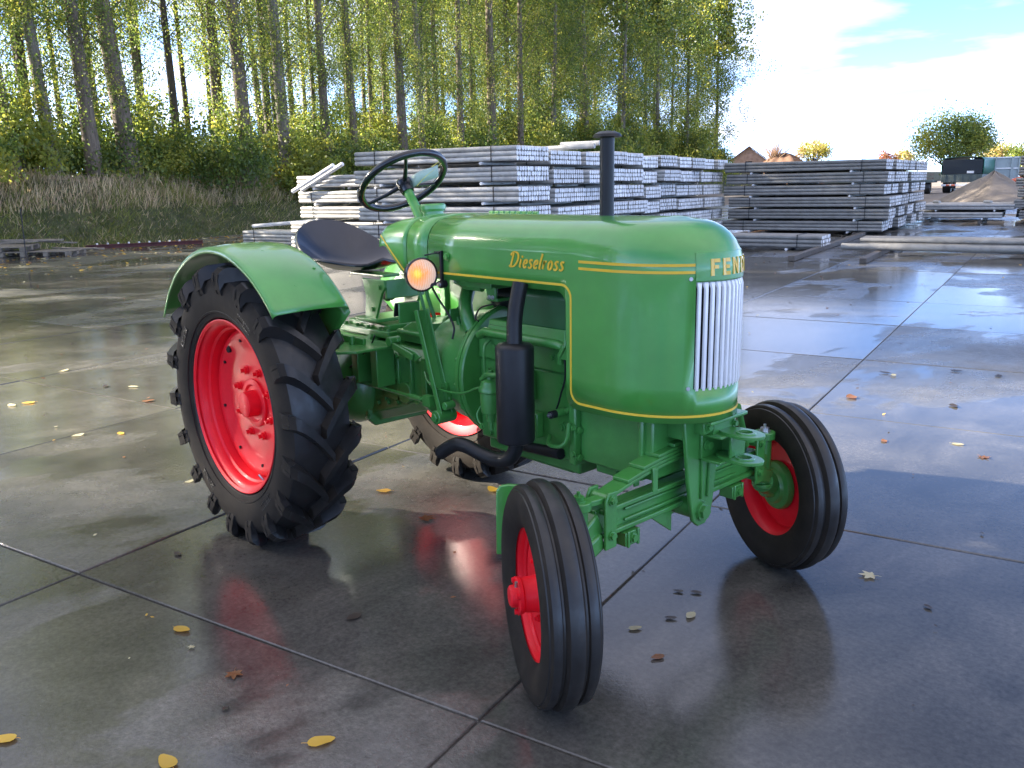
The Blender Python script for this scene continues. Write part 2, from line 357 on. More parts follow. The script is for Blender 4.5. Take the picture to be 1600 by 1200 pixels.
# ------------------------------------------------------------------ mesh helpers
class MB:
    """collects shapes and links them as one mesh object"""
    def __init__(s): s.v, s.f = [], []
    def add(s, vs, fs):
        b = len(s.v)
        s.v += [tuple(p) for p in vs]
        s.f += [tuple(i + b for i in f) for f in fs]
        return s
    def box(s, c, size, rot=None):
        hx, hy, hz = size[0] / 2, size[1] / 2, size[2] / 2
        vs = [Vector((x, y, z)) for x in (-hx, hx) for y in (-hy, hy) for z in (-hz, hz)]
        if rot is not None: vs = [rot @ p for p in vs]
        vs = [p + Vector(c) for p in vs]
        return s.add(vs, [(0, 1, 3, 2), (4, 6, 7, 5), (0, 4, 5, 1), (2, 3, 7, 6), (0, 2, 6, 4), (1, 5, 7, 3)])
    def bar(s, p0, p1, w, h, up=(0, 0, 1)):
        p0, p1 = Vector(p0), Vector(p1)
        d = (p1 - p0).normalized(); side = d.cross(Vector(up))
        if side.length < 1e-5: side = d.cross(Vector((1, 0, 0)))
        side.normalize(); u = side.cross(d)
        vs = [q + side * a * w / 2 + u * b * h / 2 for q in (p0, p1) for a, b in ((-1, -1), (1, -1), (1, 1), (-1, 1))]
        return s.add(vs, [(3, 2, 1, 0), (4, 5, 6, 7), (0, 1, 5, 4), (1, 2, 6, 5), (2, 3, 7, 6), (3, 0, 4, 7)])
    def tube(s, pts, r, seg=12, cap=True):
        pts = [Vector(p) for p in pts]
        n = len(pts)
        rs = r if isinstance(r, (list, tuple)) else [r] * n
        t0 = (pts[1] - pts[0]).normalized()
        a = t0.orthogonal().normalized()
        vs = []
        for i in range(n):
            t = (pts[min(i + 1, n - 1)] - pts[max(i - 1, 0)]).normalized()
            a = (a - t * a.dot(t)).normalized()
            b = t.cross(a)
            for k in range(seg):
                an = 2 * PI * k / seg
                vs.append(pts[i] + (a * math.cos(an) + b * math.sin(an)) * rs[i])
        fs = [(i * seg + k, i * seg + (k + 1) % seg, (i + 1) * seg + (k + 1) % seg, (i + 1) * seg + k) for i in range(n - 1) for k in range(seg)]
        if cap:
            fs.append(tuple(range(seg))[::-1]); fs.append(tuple((n - 1) * seg + k for k in range(seg)))
        return s.add(vs, fs)
    def cyl(s, p0, p1, r, seg=20, r1=None):
        return s.tube([p0, p1], [r, r if r1 is None else r1], seg)
    def lathe(s, prof, o, axis, seg=32, close=False, ref=None):
        """prof: (distance along axis, radius)"""
        o, ax = Vector(o), Vector(axis).normalized()
        a = Vector(ref) if ref is not None else ax.orthogonal()
        a = (a - ax * a.dot(ax)).normalized(); b = ax.cross(a)
        vs = []
        for h, r in prof:
            for k in range(seg):
                an = 2 * PI * k / seg
                vs.append(o + ax * h + (a * math.cos(an) + b * math.sin(an)) * max(r, 1e-5))
        n = len(prof)
        fs = [(i * seg + k, i * seg + (k + 1) % seg, ((i + 1) % n) * seg + (k + 1) % seg, ((i + 1) % n) * seg + k) for i in range(n if close else n - 1) for k in range(seg)]
        return s.add(vs, fs)
    def hexbolt(s, p, axis, r=0.012, h=0.009, washer=True):
        p, ax = Vector(p), Vector(axis).normalized()
        if washer: s.cyl(p, p + ax * h * 0.25, r * 1.35, 12)
        return s.cyl(p, p + ax * h, r, 6)
    def prism(s, poly, origin, ux, uy, thick):
        """flat outline extruded both ways along ux x uy"""
        o, ux, uy = Vector(origin), Vector(ux), Vector(uy)
        n = ux.cross(uy).normalized()
        k = len(poly)
        vs = [o + ux * x + uy * y - n * thick / 2 for x, y in poly] + [o + ux * x + uy * y + n * thick / 2 for x, y in poly]
        fs = [tuple(range(k))[::-1], tuple(range(k, 2 * k))] + [(i, (i + 1) % k, k + (i + 1) % k, k + i) for i in range(k)]
        return s.add(vs, fs)
    def grid(s, rows, closed=False):
        n, m = len(rows), len(rows[0])
        vs = [p for r in rows for p in r]
        fs = [(i * m + j, (i + 1) * m + j, (i + 1) * m + (j + 1) % m, i * m + (j + 1) % m) for i in range(n - 1) for j in range(m if closed else m - 1)]
        return s.add(vs, fs)
    def mesh(s, name, mat, smooth=True, angle=35, fix=True):
        me = bpy.data.meshes.new(name)
        me.from_pydata(s.v, [], s.f)
        if fix:
            bm = bmesh.new(); bm.from_mesh(me)
            bmesh.ops.recalc_face_normals(bm, faces=bm.faces)
            bm.to_mesh(me); bm.free()
        for mm in (mat if isinstance(mat, (list, tuple)) else [mat]): me.materials.append(mm)
        if smooth:
            me.shade_smooth()
            me.set_sharp_from_angle(angle=math.radians(angle))
        me.update()
        return me
    def build(s, name, mat, parent=None, bevel=0.0, smooth=True, angle=35, solid=0.0, subsurf=0, fix=True, seg=2):
        o = bpy.data.objects.new(name, s.mesh(name, mat, smooth, angle, fix))
        COL.objects.link(o)
        if parent is not None:
            o.parent = parent
        if solid:
            md = o.modifiers.new('solid', 'SOLIDIFY'); md.thickness = abs(solid); md.offset = -1 if solid > 0 else 1
        if subsurf:
            md = o.modifiers.new('sub', 'SUBSURF'); md.levels = md.render_levels = subsurf
        if bevel:
            md = o.modifiers.new('bevel', 'BEVEL'); md.width = bevel; md.segments = seg; md.limit_method = 'ANGLE'; md.angle_limit = math.radians(40)
            md.harden_normals = False
        return o

def link(name, me, parent=None, loc=None, rz=None):
    o = bpy.data.objects.new(name, me)
    COL.objects.link(o)
    if parent is not None: o.parent = parent
    if loc is not None: o.location = loc
    if rz is not None: o.rotation_euler = (0, 0, rz)
    return o

def empty(name, loc=(0, 0, 0), parent=None, rz=0):
    o = bpy.data.objects.new(name, None)
    o.empty_display_size = 0.2
    COL.objects.link(o)
    o.location = loc
    o.rotation_euler = (0, 0, rz)
    if parent is not None: o.parent = parent
    return o

def tag(o, label=None, cat=None, group=None, kind=None):
    if label: o['label'] = label
    if cat: o['category'] = cat
    if group: o['group'] = group
    if kind: o['kind'] = kind
    return o

def smooth_path(pts, n=6):
    """Catmull-Rom through the points"""
    P = [Vector(p) for p in pts]
    P = [P[0] * 2 - P[1]] + P + [P[-1] * 2 - P[-2]]
    out = []
    for i in range(1, len(P) - 2):
        for k in range(n):
            t = k / n
            a, b, c, d = P[i - 1], P[i], P[i + 1], P[i + 2]
            out.append(0.5 * ((2 * b) + (c - a) * t + (2 * a - 5 * b + 4 * c - d) * t * t + (3 * b - a - 3 * c + d) * t ** 3))
    out.append(P[-2])
    return out

# yard axes: v runs along the posts, w runs away from the camera
GY = -1.3003225
VX = Vector((-math.sin(GY), math.cos(GY), 0))
WX = Vector((-math.cos(GY), -math.sin(GY), 0))
YARD_ROT = math.atan2(VX.y, VX.x)
def vw(v, w, z=0.0): return VX * v + WX * w + Vector((0, 0, z))
def to_vw(p): return (p[0] * VX.x + p[1] * VX.y, p[0] * WX.x + p[1] * WX.y)
CAM_VW = to_vw((3.643393, -2.439363))

# ================================================================== SETTING
def smoothstep(t):
    t = np.clip(t, 0, 1); return t * t * (3 - 2 * t)
def ground_z(v, w):
    v = np.asarray(v, float); w = np.asarray(w, float)
    v0 = -21.7 - 0.16 * np.clip(w - 15, 0, 12)
    t = smoothstep((v0 - v) / 4.2)
    z = 2.0 * t + 0.35 * np.clip((v0 - 5 - v) / 10, 0, 1) + 0.9 * np.clip((w - 20) / 25, 0, 1) * t
    z += t * 0.10 * np.sin(v * 1.9 + w * 0.7) * np.sin(w * 1.3)
    s = smoothstep((w - 53) / 7) * (1 - t)
    z = np.where(t > 0.001, z, 0) + s * (0.45 + 0.08 * np.sin(v * 0.9) * np.sin(w * 0.6))
    return z - 0.09 * (1 - np.clip(t + s, 0, 1))

def build_ground():
    vs = np.concatenate([[-600, -300, -160], np.arange(-110, -34, 5.0), np.arange(-34, -20, 0.5), np.arange(-20, 40, 4.0), [45, 60, 90, 140, 300, 600]])
    ws = np.concatenate([[-400, -200, -90], np.arange(-60, 0, 5.0), np.arange(0, 90, 1.5), np.arange(90, 180, 6.0), [190, 240, 320, 450, 700]])
    V, W = np.meshgrid(vs, ws, indexing='ij')
    Z = ground_z(V, W)
    X = V * VX.x + W * WX.x; Y = V * VX.y + W * WX.y
    n, m = V.shape
    verts = np.stack([X, Y, Z], -1).reshape(-1, 3)
    i, j = np.meshgrid(np.arange(n - 1), np.arange(m - 1), indexing='ij')
    a = (i * m + j).ravel()
    faces = np.stack([a, a + m, a + m + 1, a + 1], -1)
    me = bpy.data.meshes.new('ground')
    me.from_pydata(verts.tolist(), [], faces.tolist())
    for k in ('soil', 'bank', 'sand'): me.materials.append(M[k])
    vc, wc = V[:-1, :-1].ravel() + 0.2, W[:-1, :-1].ravel()
    idx = np.where(vc < -21.4 - 0.16 * np.clip(wc - 15, 0, 12), 1, np.where(wc > 50, 2, 0)).astype(np.int32)
    me.polygons.foreach_set('material_index', idx)
    me.shade_smooth()
    o = bpy.data.objects.new('ground', me); COL.objects.link(o)
    tag(o, kind='structure')
build_ground()

PITCH = 2.07
V_OFF, W_OFF = 1.515, -1.40
def slab_mesh(sv, sw):
    hv, hw, ch, h = (sv - 0.007) / 2, (sw - 0.007) / 2, 0.006, 0.07
    mb = MB()
    rings = [(hv - ch, hw - ch, 0.0), (hv - 0.002, hw - 0.002, -ch * 0.55), (hv, hw, -ch * 1.4), (hv, hw, -h)]
    vs = []
    for a, b, z in rings: vs += [(-a, -b, z), (a, -b, z), (a, b, z), (-a, b, z)]
    fs = [(0, 1, 2, 3)]
    for r in range(3): fs += [(r * 4 + k, (r + 1) * 4 + k, (r + 1) * 4 + (k + 1) % 4, r * 4 + (k + 1) % 4) for k in range(4)]
    mb.add(vs, fs)
    return mb
def build_yard():
    yard = empty('yard_pavement')
    tag(yard, kind='structure')
    me = slab_mesh(PITCH, PITCH).mesh('paving_slab', M['slab'], smooth=False)
    far = MB(); base = slab_mesh(PITCH, PITCH)
    r = random.Random(5)
    for i in range(-12, 16):
        for j in range(-4, 27):
            v, w = V_OFF + PITCH * (i + 0.5), W_OFF + PITCH * (j + 0.5)
            if v < -21.9 - 0.16 * max(0, w - 15): continue
            dv, dw = v - CAM_VW[0], w - CAM_VW[1]
            dist = math.hypot(dv, dw)
            p = vw(v, w, r.uniform(-0.0025, 0.0025))
            rot = Matrix.Rotation(r.uniform(-0.0016, 0.0016), 3, 'X') @ Matrix.Rotation(r.uniform(-0.0016, 0.0016), 3, 'Y')
            ang = math.degrees(math.atan2(dv, dw))
            if dist < 21 and -85 < ang < 12 or dist < 4:
                o = link('slab', me, yard, p)
                o.rotation_euler = (rot @ Matrix.Identity(3)).to_euler()
                o.rotation_euler.z = YARD_ROT
            else:
                mz = Matrix.Rotation(YARD_ROT, 3, 'Z') @ rot
                far.add([mz @ Vector(q) + p for q in base.v], base.f)
    fl = MB(); fl.add([vw(-23.5, -12, -.0105), vw(36, -12, -.0105), vw(36, 54.5, -.0105), vw(-23.5, 54.5, -.0105)], [(0, 1, 2, 3)])
    fl.build('joint_filler', M['filler'], yard, smooth=False)
    tag(far.build('distant_slabs', M['slab'], yard, smooth=False, fix=False), kind='stuff')
build_yard()

# ================================================================== TRACTOR
T = empty('tractor')
tag(T, 'green vintage tractor with red wheels and yellow lettering on wet concrete', 'tractor')
G, GC = M['green'], M['green_cast']
HW = 0.262                      # half width of the bonnet
NX, NA = 1.74, 0.315            # where the nose starts to round, and its length
ZB, ZC = 0.81, 1.225            # lower edge of the nose, lower edge above the engine
XC, RC = 1.556, 0.045           # front edge of the engine opening and its corner radius
G_T, G_B, G_PHI = 1.279, 0.926, math.radians(30.6)

def shoulder(x):
    nose = max(0.0, min(1.0, (x - 1.60) / 0.40))
    r, ztop = 0.112 + 0.045 * nose, 1.468 + 0.004 * nose
    return r, ztop, ztop - r
def nose_pt(phi, z, off=0.0):
    x, y = NX + NA * math.cos(phi), HW * math.sin(phi)
    n = Vector((math.cos(phi) / NA, math.sin(phi) / HW, 0)).normalized()
    r, ztop, zs = shoulder(x)
    if z > zs: off -= r * (1 - math.sqrt(max(0, 1 - ((z - zs) / r) ** 2)))
    return Vector((x, y, z)) + n * off

def side_plan():
    """right half of the bonnet's outline: list of (point, outward normal, lower edge, shoulder height, shoulder radius)"""
    out = []
    xs = [0.775, 0.95, 1.1, 1.25, 1.4, XC - RC]
    for x in xs: out.append((x, -HW, ZC))
    for k in range(1, 7):
        a = k / 6 * PI / 2
        out.append((XC - RC + RC * math.sin(a), -HW, ZC - RC + RC * math.cos(a)))
    r2 = 0.05
    out.append((XC + 0.001, -HW, ZB + r2))
    for k in range(1, 6):
        a = k / 5 * PI / 2
        out.append((XC + 0.001 + r2 * (1 - math.cos(a)), -HW, ZB + r2 - r2 * math.sin(a)))
    out.append((1.68, -HW, ZB))
    out = [(Vector((x, y, 0)), Vector((0, -1, 0)), z) for x, y, z in out]
    phis = [-PI / 2 + (PI / 2 - G_PHI) * k / 8 for k in range(9)] + [-G_PHI + G_PHI * k / 6 for k in range(1, 7)]
    for ph in phis:
        p = nose_pt(ph, 0)
        n = Vector((math.cos(ph) / NA, math.sin(ph) / HW, 0)).normalized()
        out.append((p, n, ZB))
    return out

def hood_rows():
    half = side_plan()
    rows = []
    L = half + [(Vector((p.x, -p.y, 0)), Vector((n.x, -n.y, 0)), z) for p, n, z in reversed(half[:-1])]
    for p, n, zb in L:
        nose = max(0.0, min(1.0, (p.x - 1.60) / 0.40))
        r = 0.112 + 0.045 * nose
        ztop = 1.468 + 0.004 * nose
        zs = ztop - r
        zc = [zb, max(zb, G_B), max(zb, G_T), zs]
        col = [Vector((p.x, p.y, z)) for z in zc]
        for k in range(1, 9):
            a = k / 8 * PI / 2
            q = p - n * r * (1 - math.cos(a))
            col.append(Vector((q.x, q.y, zs + r * math.sin(a))))
        spine = Vector((min(p.x, 1.80 + 0.1 * (p.x - 1.80)), 0, ztop + 0.011))
        e = col[-1]
        for t in (0.35, 0.7, 1.0):
            q = e.lerp(spine, t); q.z = ztop + 0.011 * (1 - (1 - t) ** 2)
            col.append(q)
        rows.append(col)
    return L, rows
def build_hood():
    L, rows = hood_rows()
    mb = MB(); m = len(rows[0])
    vs = [p for r in rows for p in r]; fs = []
    for i in range(len(rows) - 1):
        a, b = L[i][0], L[i + 1][0]
        ingrille = a.x > NX and b.x > NX and abs(math.atan2(a.y / HW, (a.x - NX) / NA)) < G_PHI + 1e-4 and abs(math.atan2(b.y / HW, (b.x - NX) / NA)) < G_PHI + 1e-4
        for j in range(m - 1):
            if ingrille and j == 1: continue
            f = [i * m + j, (i + 1) * m + j, (i + 1) * m + j + 1, i * m + j + 1]
            if (vs[f[0]] - vs[f[3]]).length < 1e-6 and (vs[f[1]] - vs[f[2]]).length < 1e-6: continue
            fs.append(tuple(f))
    mb.add(vs, fs)
    me = mb.mesh('bonnet', G, fix=False)
    bm = bmesh.new(); bm.from_mesh(me)
    bmesh.ops.remove_doubles(bm, verts=bm.verts, dist=0.0004)
    bmesh.ops.dissolve_degenerate(bm, edges=bm.edges, dist=0.0003)
    bmesh.ops.recalc_face_normals(bm, faces=bm.faces)
    bm.faces.ensure_lookup_table()
    f = min(bm.faces, key=lambda q: q.calc_center_median().y)
    if f.normal.y > 0: bmesh.ops.reverse_faces(bm, faces=bm.faces)
    bm.to_mesh(me); bm.free()
    me.shade_smooth(); me.set_sharp_from_angle(angle=math.radians(50))
    o = bpy.data.objects.new('bonnet', me); COL.objects.link(o); o.parent = T
    md = o.modifiers.new('solid', 'SOLIDIFY'); md.thickness = 0.006; md.offset = -1
    return o
hood = build_hood()

def ribbon(name, mat, pts, nrm, width, parent, thick=0.0012):
    """thin raised line of paint laid along a path on a surface"""
    mb = MB(); rows = []
    n = len(pts)
    for i in range(n):
        t = (pts[min(i + 1, n - 1)] - pts[max(i - 1, 0)]).normalized()
        s = nrm[i].cross(t).normalized()
        a, b = pts[i] - s * width / 2, pts[i] + s * width / 2
        rows.append([a + nrm[i] * 0.0004, a + nrm[i] * thick, b + nrm[i] * thick, b + nrm[i] * 0.0004])
    mb.grid(rows)
    return mb.build(name, mat, parent, smooth=False)

def surf(x=None, phi=None, z=1.0, side=-1):
    if phi is None: return Vector((x, side * HW, z)), Vector((0, side, 0))
    p = nose_pt(phi, z); n = Vector((math.cos(phi) / NA, math.sin(phi) / HW, 0)).normalized()
    return p, n
def lining():
    path = []
    zt, zl, xs, r = 1.250, 0.834, 1.581, 0.045
    for side in (-1, 1):
        seg = [surf(x, None, zt, side) for x in (0.80, 1.0, 1.2, 1.4, xs - r)]
        for k in range(1, 7):
            a = k / 6 * PI / 2; seg.append(surf(xs - r + r * math.sin(a), None, zt - r + r * math.cos(a), side))
        for z in (1.1, 1.0, 0.93, zl + r): seg.append(surf(xs, None, z, side))
        for k in range(1, 7):
            a = k / 6 * PI / 2; seg.append(surf(xs + r - r * math.cos(a), None, zl + r - r * math.sin(a), side))
        for x in (1.66, 1.70): seg.append(surf(x, None, zl, side))
        path.append(seg)
    nose = [surf(None, -PI / 2 + PI * k / 40, zl) for k in range(41)]
    full = path[0] + nose + path[1][::-1]
    ribbon('lining_stripe', M['yellow'], [p for p, n in full], [n for p, n in full], 0.0085, hood)
    for z in (1.334, 1.311):
        for side in (-1, 1):
            seg = [surf(x, None, z, side) for x in (1.618, 1.66, 1.70)]
            a0 = side * PI / 2
            seg += [surf(None, a0 + (side * math.radians(31.4) - a0) * k / 14, z) for k in range(15)]
            ribbon('side_stripe', M['gold'], [p for p, n in seg], [n for p, n in seg], 0.0092, hood)
lining()

def grille():
    g = empty('grille', (0, 0, 0), T)
    mb = MB()
    rows = [[nose_pt(-G_PHI - 0.02 + (2 * G_PHI + 0.04) * k / 16, z, -0.045) for k in range(17)] for z in (G_B - 0.02, G_T + 0.02)]
    mb.grid(rows)
    mb.build('grille_dark_backing', M['dark'], g, smooth=False)  # dark backing panel that paints the shade behind the bars
    n = 12
    for k in range(n):
        ph = math.radians(-27.9 + 5.07 * k)
        b = MB()
        wd, dp = 0.0148, 0.009
        t = (nose_pt(ph + 0.01, 0) - nose_pt(ph - 0.01, 0)).normalized()
        nn = Vector((t.y, -t.x, 0))
        if nn.x < 0: nn = -nn
        rows = []
        for z, s in ((G_B - 0.006, 0.0), (G_B + 0.006, 0.004), (G_T - 0.022, 0.004), (G_T - 0.006, -0.001), (G_T + 0.004, -0.008)):
            c = nose_pt(ph, z, s)
            w2 = wd / 2 * (1.5 if z > G_T - 0.01 else 1.0)
            rows.append([c - t * w2 * 0.62 + nn * 0.0, c + t * w2 * 0.62, c + t * w2 - nn * 0.008, c + t * w2 - nn * dp, c - t * w2 - nn * dp, c - t * w2 - nn * 0.008])
        b.grid(rows, closed=True)
        b.f.append((0, 1, 2, 3, 4, 5)); k0 = (len(rows) - 1) * 6; b.f.append(tuple(k0 + q for q in range(6)))
        b.build('grille_bar', M['white'], g, angle=30)
    # raised band that carries the maker's name
    b = MB(); rows = []
    for z, o in ((1.282, 0.0), (1.283, 0.0018), (1.32, 0.0018), (1.345, 0.0018), (1.372, 0.0018), (1.373, 0.0)):
        rows.append([nose_pt(math.radians(-31.0 + 62.0 * k / 20), z, o) for k in range(21)])
    b.grid(rows)
    b.build('name_band', G, g)
    bb = MB()
    for s in (-1, 1):
        for z in (1.29, 0.93):
            p = nose_pt(s * math.radians(34.2), z, 0.0); q = nose_pt(s * math.radians(34.2), z, 0.004)
            bb.cyl(p, q, 0.0065, 12)
    bb.build('screw', M['steel'], g)
grille()

def nose_letters():
    """F E N D T in flat block capitals, bent round the nose"""
    H, st = 0.054, 0.0115
    z0 = 1.298
    def rect(x0, x1, y0, y1): return [(x0, y0), (x1, y0), (x1, y1), (x0, y1)]
    w = 0.032
    shapes = {
        'F': [rect(0, st, 0, H), rect(st, w, H - st, H), rect(st, w * .82, H * .5 - st * .35, H * .5 + st * .6)],
        'E': [rect(0, st, 0, H), rect(st, w, H - st, H), rect(st, w * .85, H * .5 - st * .45, H * .5 + st * .5), rect(st, w, 0, st)],
        'N': [rect(0, st * .9, 0, H), rect(w * 1.2 - st * .9, w * 1.2, 0, H), [(st * .9, H), (st * .9, H - st * 1.9), (w * 1.2 - st * .9, 0), (w * 1.2 - st * .9, st * 1.9)]],
        'T': [rect(w * .5 - st / 2, w * .5 + st / 2, 0, H - st), rect(-w * .08, w * 1.08, H - st, H)],
    }
    dd = []
    for k in range(10):
        a0, a1 = -PI / 2 + PI * k / 10, -PI / 2 + PI * (k + 1) / 10
        R0, R1, hy = w * 0.62, w * 0.62 - st, H / 2
        f = lambda a, rx, ry: (w * .42 + rx * math.cos(a), H / 2 + ry * math.sin(a))
        dd.append([f(a0, R0, hy), f(a1, R0, hy), f(a1, R1, hy - st * .9), f(a0, R1, hy - st * .9)])
    dd += [rect(0, st, 0, H), rect(st, w * .42, H - st * .9, H), rect(st, w * .42, 0, st * .9)]
    shapes['D'] = dd
    for ch, deg in (('F', -20.3), ('E', -10.0), ('N', 0.6), ('D', 13.2), ('T', 24.0)):
        mb = MB()
        ph0 = math.radians(deg)
        for poly in shapes[ch]:
            # arc length to angle
            P = []
            for x, y in poly:
                ph = ph0 + x / (HW * math.cos(ph0 * 0.9))
                P.append((ph, z0 + y))
            k = len(P)
            lo = [nose_pt(a, z, 0.0020) for a, z in P]; hi = [nose_pt(a, z, 0.0050) for a, z in P]
            mb.add(lo + hi, [tuple(range(k))[::-1], tuple(range(k, 2 * k))] + [(i, (i + 1) % k, k + (i + 1) % k, k + i) for i in range(k)])
        mb.build('raised_letter', M['gold'], hood, smooth=False)
nose_letters()

def script_lettering():
    """Dieselross in joined brush script on both bonnet sides"""
    S = {
        'D': [[(.20, .94), (.14, .50), (.08, .03)], [(-.04, .76), (.06, .94), (.34, 1.0), (.62, .84), (.66, .46), (.44, .10), (.08, .02), (-.06, .10)]],
        'i': [[(.08, .56), (.05, .10), (.18, .03)]],
        'e': [[(.04, .26), (.30, .34), (.27, .53), (.12, .50), (.04, .24), (.14, .02), (.34, .12)]],
        's': [[(.34, .50), (.20, .56), (.09, .44), (.20, .30), (.30, .16), (.18, .01), (.01, .07)]],
        'l': [[(.15, 1.0), (.07, .10), (.20, .03)]],
        'r': [[(.08, .55), (.04, .02)], [(.05, .32), (.16, .52), (.32, .50)]],
        'o': [[(.20, .55), (.06, .42), (.05, .13), (.18, .01), (.33, .15), (.34, .42), (.20, .55), (.19, .55)]],
    }
    adv = {'D': .66, 'i': .25, 'e': .36, 's': .36, 'l': .25, 'r': .33, 'o': .40}
    H, slant = 0.056, 0.26
    WX_ = 1.36
    for side in (-1, 1):
        x = 0.0
        mbs = []
        for ch in 'Dieselross':
            mb = MB()
            for st in S[ch]:
                pts = smooth_path([(px, py, 0) for px, py in st], 5)
                q = []
                for p in pts:
                    X = (x * WX_ + p.x * 1.02 + slant * p.y) * H
                    q.append((X, p.y * H))
                # brush: wide on down strokes
                rows = []
                n = len(q)
                for i in range(n):
                    dx = q[min(i + 1, n - 1)][0] - q[max(i - 1, 0)][0]; dz = q[min(i + 1, n - 1)][1] - q[max(i - 1, 0)][1]
                    l = math.hypot(dx, dz) or 1
                    wd = 0.0025 + 0.0016 * abs(dz) / l
                    ox, oz = -dz / l * wd, dx / l * wd
                    rows.append(((q[i][0] - ox, q[i][1] - oz), (q[i][0] + ox, q[i][1] + oz)))
                x0 = 1.272; total = 5.2 * H
                def P(a, d):
                    if side < 0: return Vector((x0 + a[0], -HW - d, 1.298 + a[1]))
                    return Vector((x0 + total - a[0], HW + d, 1.298 + a[1]))
                g = [[P(a, 0.0006), P(a, 0.0030), P(b, 0.0030), P(b, 0.0006)] for a, b in rows]
                mb.grid(g)
            if ch == 'i': 
                c = (x * WX_ + .16 + slant * .72) * H
                cc = P((c, .72 * H), 0.0018)
                mb.cyl(cc + Vector((0, -0.0012, 0)), cc + Vector((0, 0.0012, 0)), 0.0045, 8)
            mb.build('script_letter', M['gold'], hood, smooth=False)
            x += adv[ch]
script_lettering()

def cowl_section(x, w, zt, r, zb):
    """half ring of points from the right lower edge over the top to the left lower edge"""
    pts = [Vector((x, -w, zb)), Vector((x, -w, (zb + zt - r) / 2)), Vector((x, -w, zt - r))]
    for k in range(1, 8):
        a = k / 8 * PI / 2; pts.append(Vector((x, -w + r * (1 - math.cos(a)), zt - r + r * math.sin(a))))
    pts.append(Vector((x, -w + r, zt)))
    pts.append(Vector((x, -w * 0.3, zt + 0.009)))
    pts.append(Vector((x, 0, zt + 0.011)))
    return pts + [Vector((p.x, -p.y, p.z)) for p in reversed(pts[:-1])]
def build_cowl():
    # tank section between the two seams
    mb = MB(); mb.grid([cowl_section(x, HW, 1.468, 0.112, ZC) for x in (0.628, 0.70, 0.767)])
    mb.build('fuel_tank', G, T, solid=0.006, angle=50)
    # instrument cowl: its rear edge slopes, rounded at the back
    mb = MB(); rows = []
    xr0, zr0, xr1 = 0.405, 1.385, 0.600
    for x in (0.405, 0.43, 0.46, 0.50, 0.55, 0.590, 0.620):
        t = (x - 0.405) / 0.215
        zb = max(ZC, zr0 - (x - xr0) / (xr1 - xr0) * (zr0 - ZC)) if x < xr1 else ZC
        dr = 0.030 * (1 - t) ** 2
        rows.append(cowl_section(x, HW - 0.012 * (1 - t) ** 2, 1.466 - dr, 0.112 - 0.02 * (1 - t), min(zb, 1.466 - dr - 0.10)))
    mb.grid(rows)
    cowl = mb.build('instrument_cowl', G, T, solid=0.008, angle=50)
    # dark sheet behind the seams stands in for the shade inside them
    mb = MB(); mb.grid([cowl_section(x, HW - 0.009, 1.459, 0.106, ZC + 0.004) for x in (0.60, 0.80)])
    mb.build('seam_shade_sheet', M['dark'], T, smooth=True)
    # dashboard panel closing the cowl
    mb = MB(); mb.grid([cowl_section(0.52, HW - 0.02, 1.45, 0.10, 1.235), ])if False else None
    sec = cowl_section(0.56, HW - 0.015, 1.452, 0.105, 1.24)
    mb.add(sec + [p + Vector((0.01, 0, 0)) for p in sec], [tuple(range(len(sec))), tuple(range(len(sec), 2 * len(sec)))[::-1]])
    mb.build('dash_panel', M['green_deep'], T, smooth=False)
    # yellow lining along the sloping rear edge
    for side in (-1, 1):
        pts, nr = [], []
        for k in range(13):
            t = k / 12
            x = 0.424 + t * 0.178; z = 1.388 - t * (1.388 - 1.245)
            tt = (x - 0.405) / 0.215
            wy = HW - 0.012 * (1 - min(1, tt)) ** 2
            pts.append(Vector((x, side * (wy + 0.0004), z))); nr.append(Vector((0, side, 0)))
        ribbon('lining_stripe', M['yellow'], pts, nr, 0.007, cowl)
    # filler neck and cap on the tank
    mb = MB(); mb.lathe([(0, 0.050), (0.03, 0.050), (0.03, 0.056), (0.040, 0.058), (0.040, 0.062), (0.056, 0.062), (0.064, 0.054), (0.066, 0.0)], (0.478, 0.0, 1.452), (-0.06, 0, 1), 36)
    mb.build('filler_cap', G, T)
    # hinge knuckles along the top of the bonnet
    mb = MB()
    for k in range(9):
        x = 0.80 + k * 0.034
        mb.cyl((x, 0.06, 1.481), (x + 0.024, 0.06, 1.481), 0.0065, 10)
    mb.build('bonnet_hinge', G, T)
build_cowl()

def steering():
    c = Vector((0.268, 0.0, 1.606)); ax = Vector((-0.60, 0.0, 0.80)).normalized()
    mb = MB(); mb.cyl(c - ax * 0.26, c - ax * 0.02, 0.025, 20, 0.022)
    mb.build('steering_column', G, T)
    a = ax.cross(Vector((0, 1, 0))).normalized(); b = Vector((0, 1, 0))
    R = 0.208
    sw = empty('steering_wheel', (0, 0, 0), T)
    pts = [c + (a * math.cos(2 * PI * k / 56) + b * math.sin(2 * PI * k / 56)) * R + ax * 0.015 for k in range(57)]
    mb = MB(); mb.tube(pts, 0.0170, 14, cap=False)
    mb.build('rim', M['black_gloss'], sw)
    mb = MB(); mb.lathe([(-0.045, 0.0), (-0.045, 0.030), (-0.012, 0.038), (0.01, 0.040), (0.022, 0.032), (0.028, 0.0)], c, ax, 28)
    mb.build('hub', M['black_gloss'], sw)
    for an in (math.radians(205), math.radians(325), math.radians(85)):
        d = a * math.cos(an) + b * math.sin(an)
        mb = MB(); mb.tube([c + d * 0.02, c + d * 0.09 + ax * 0.0, c + d * (R - 0.004) + ax * 0.013], [0.012, 0.0095, 0.0075], 10)
        mb.build('spoke', M['black_gloss'], sw)
    return c, ax, a, b, R
SW = steering()

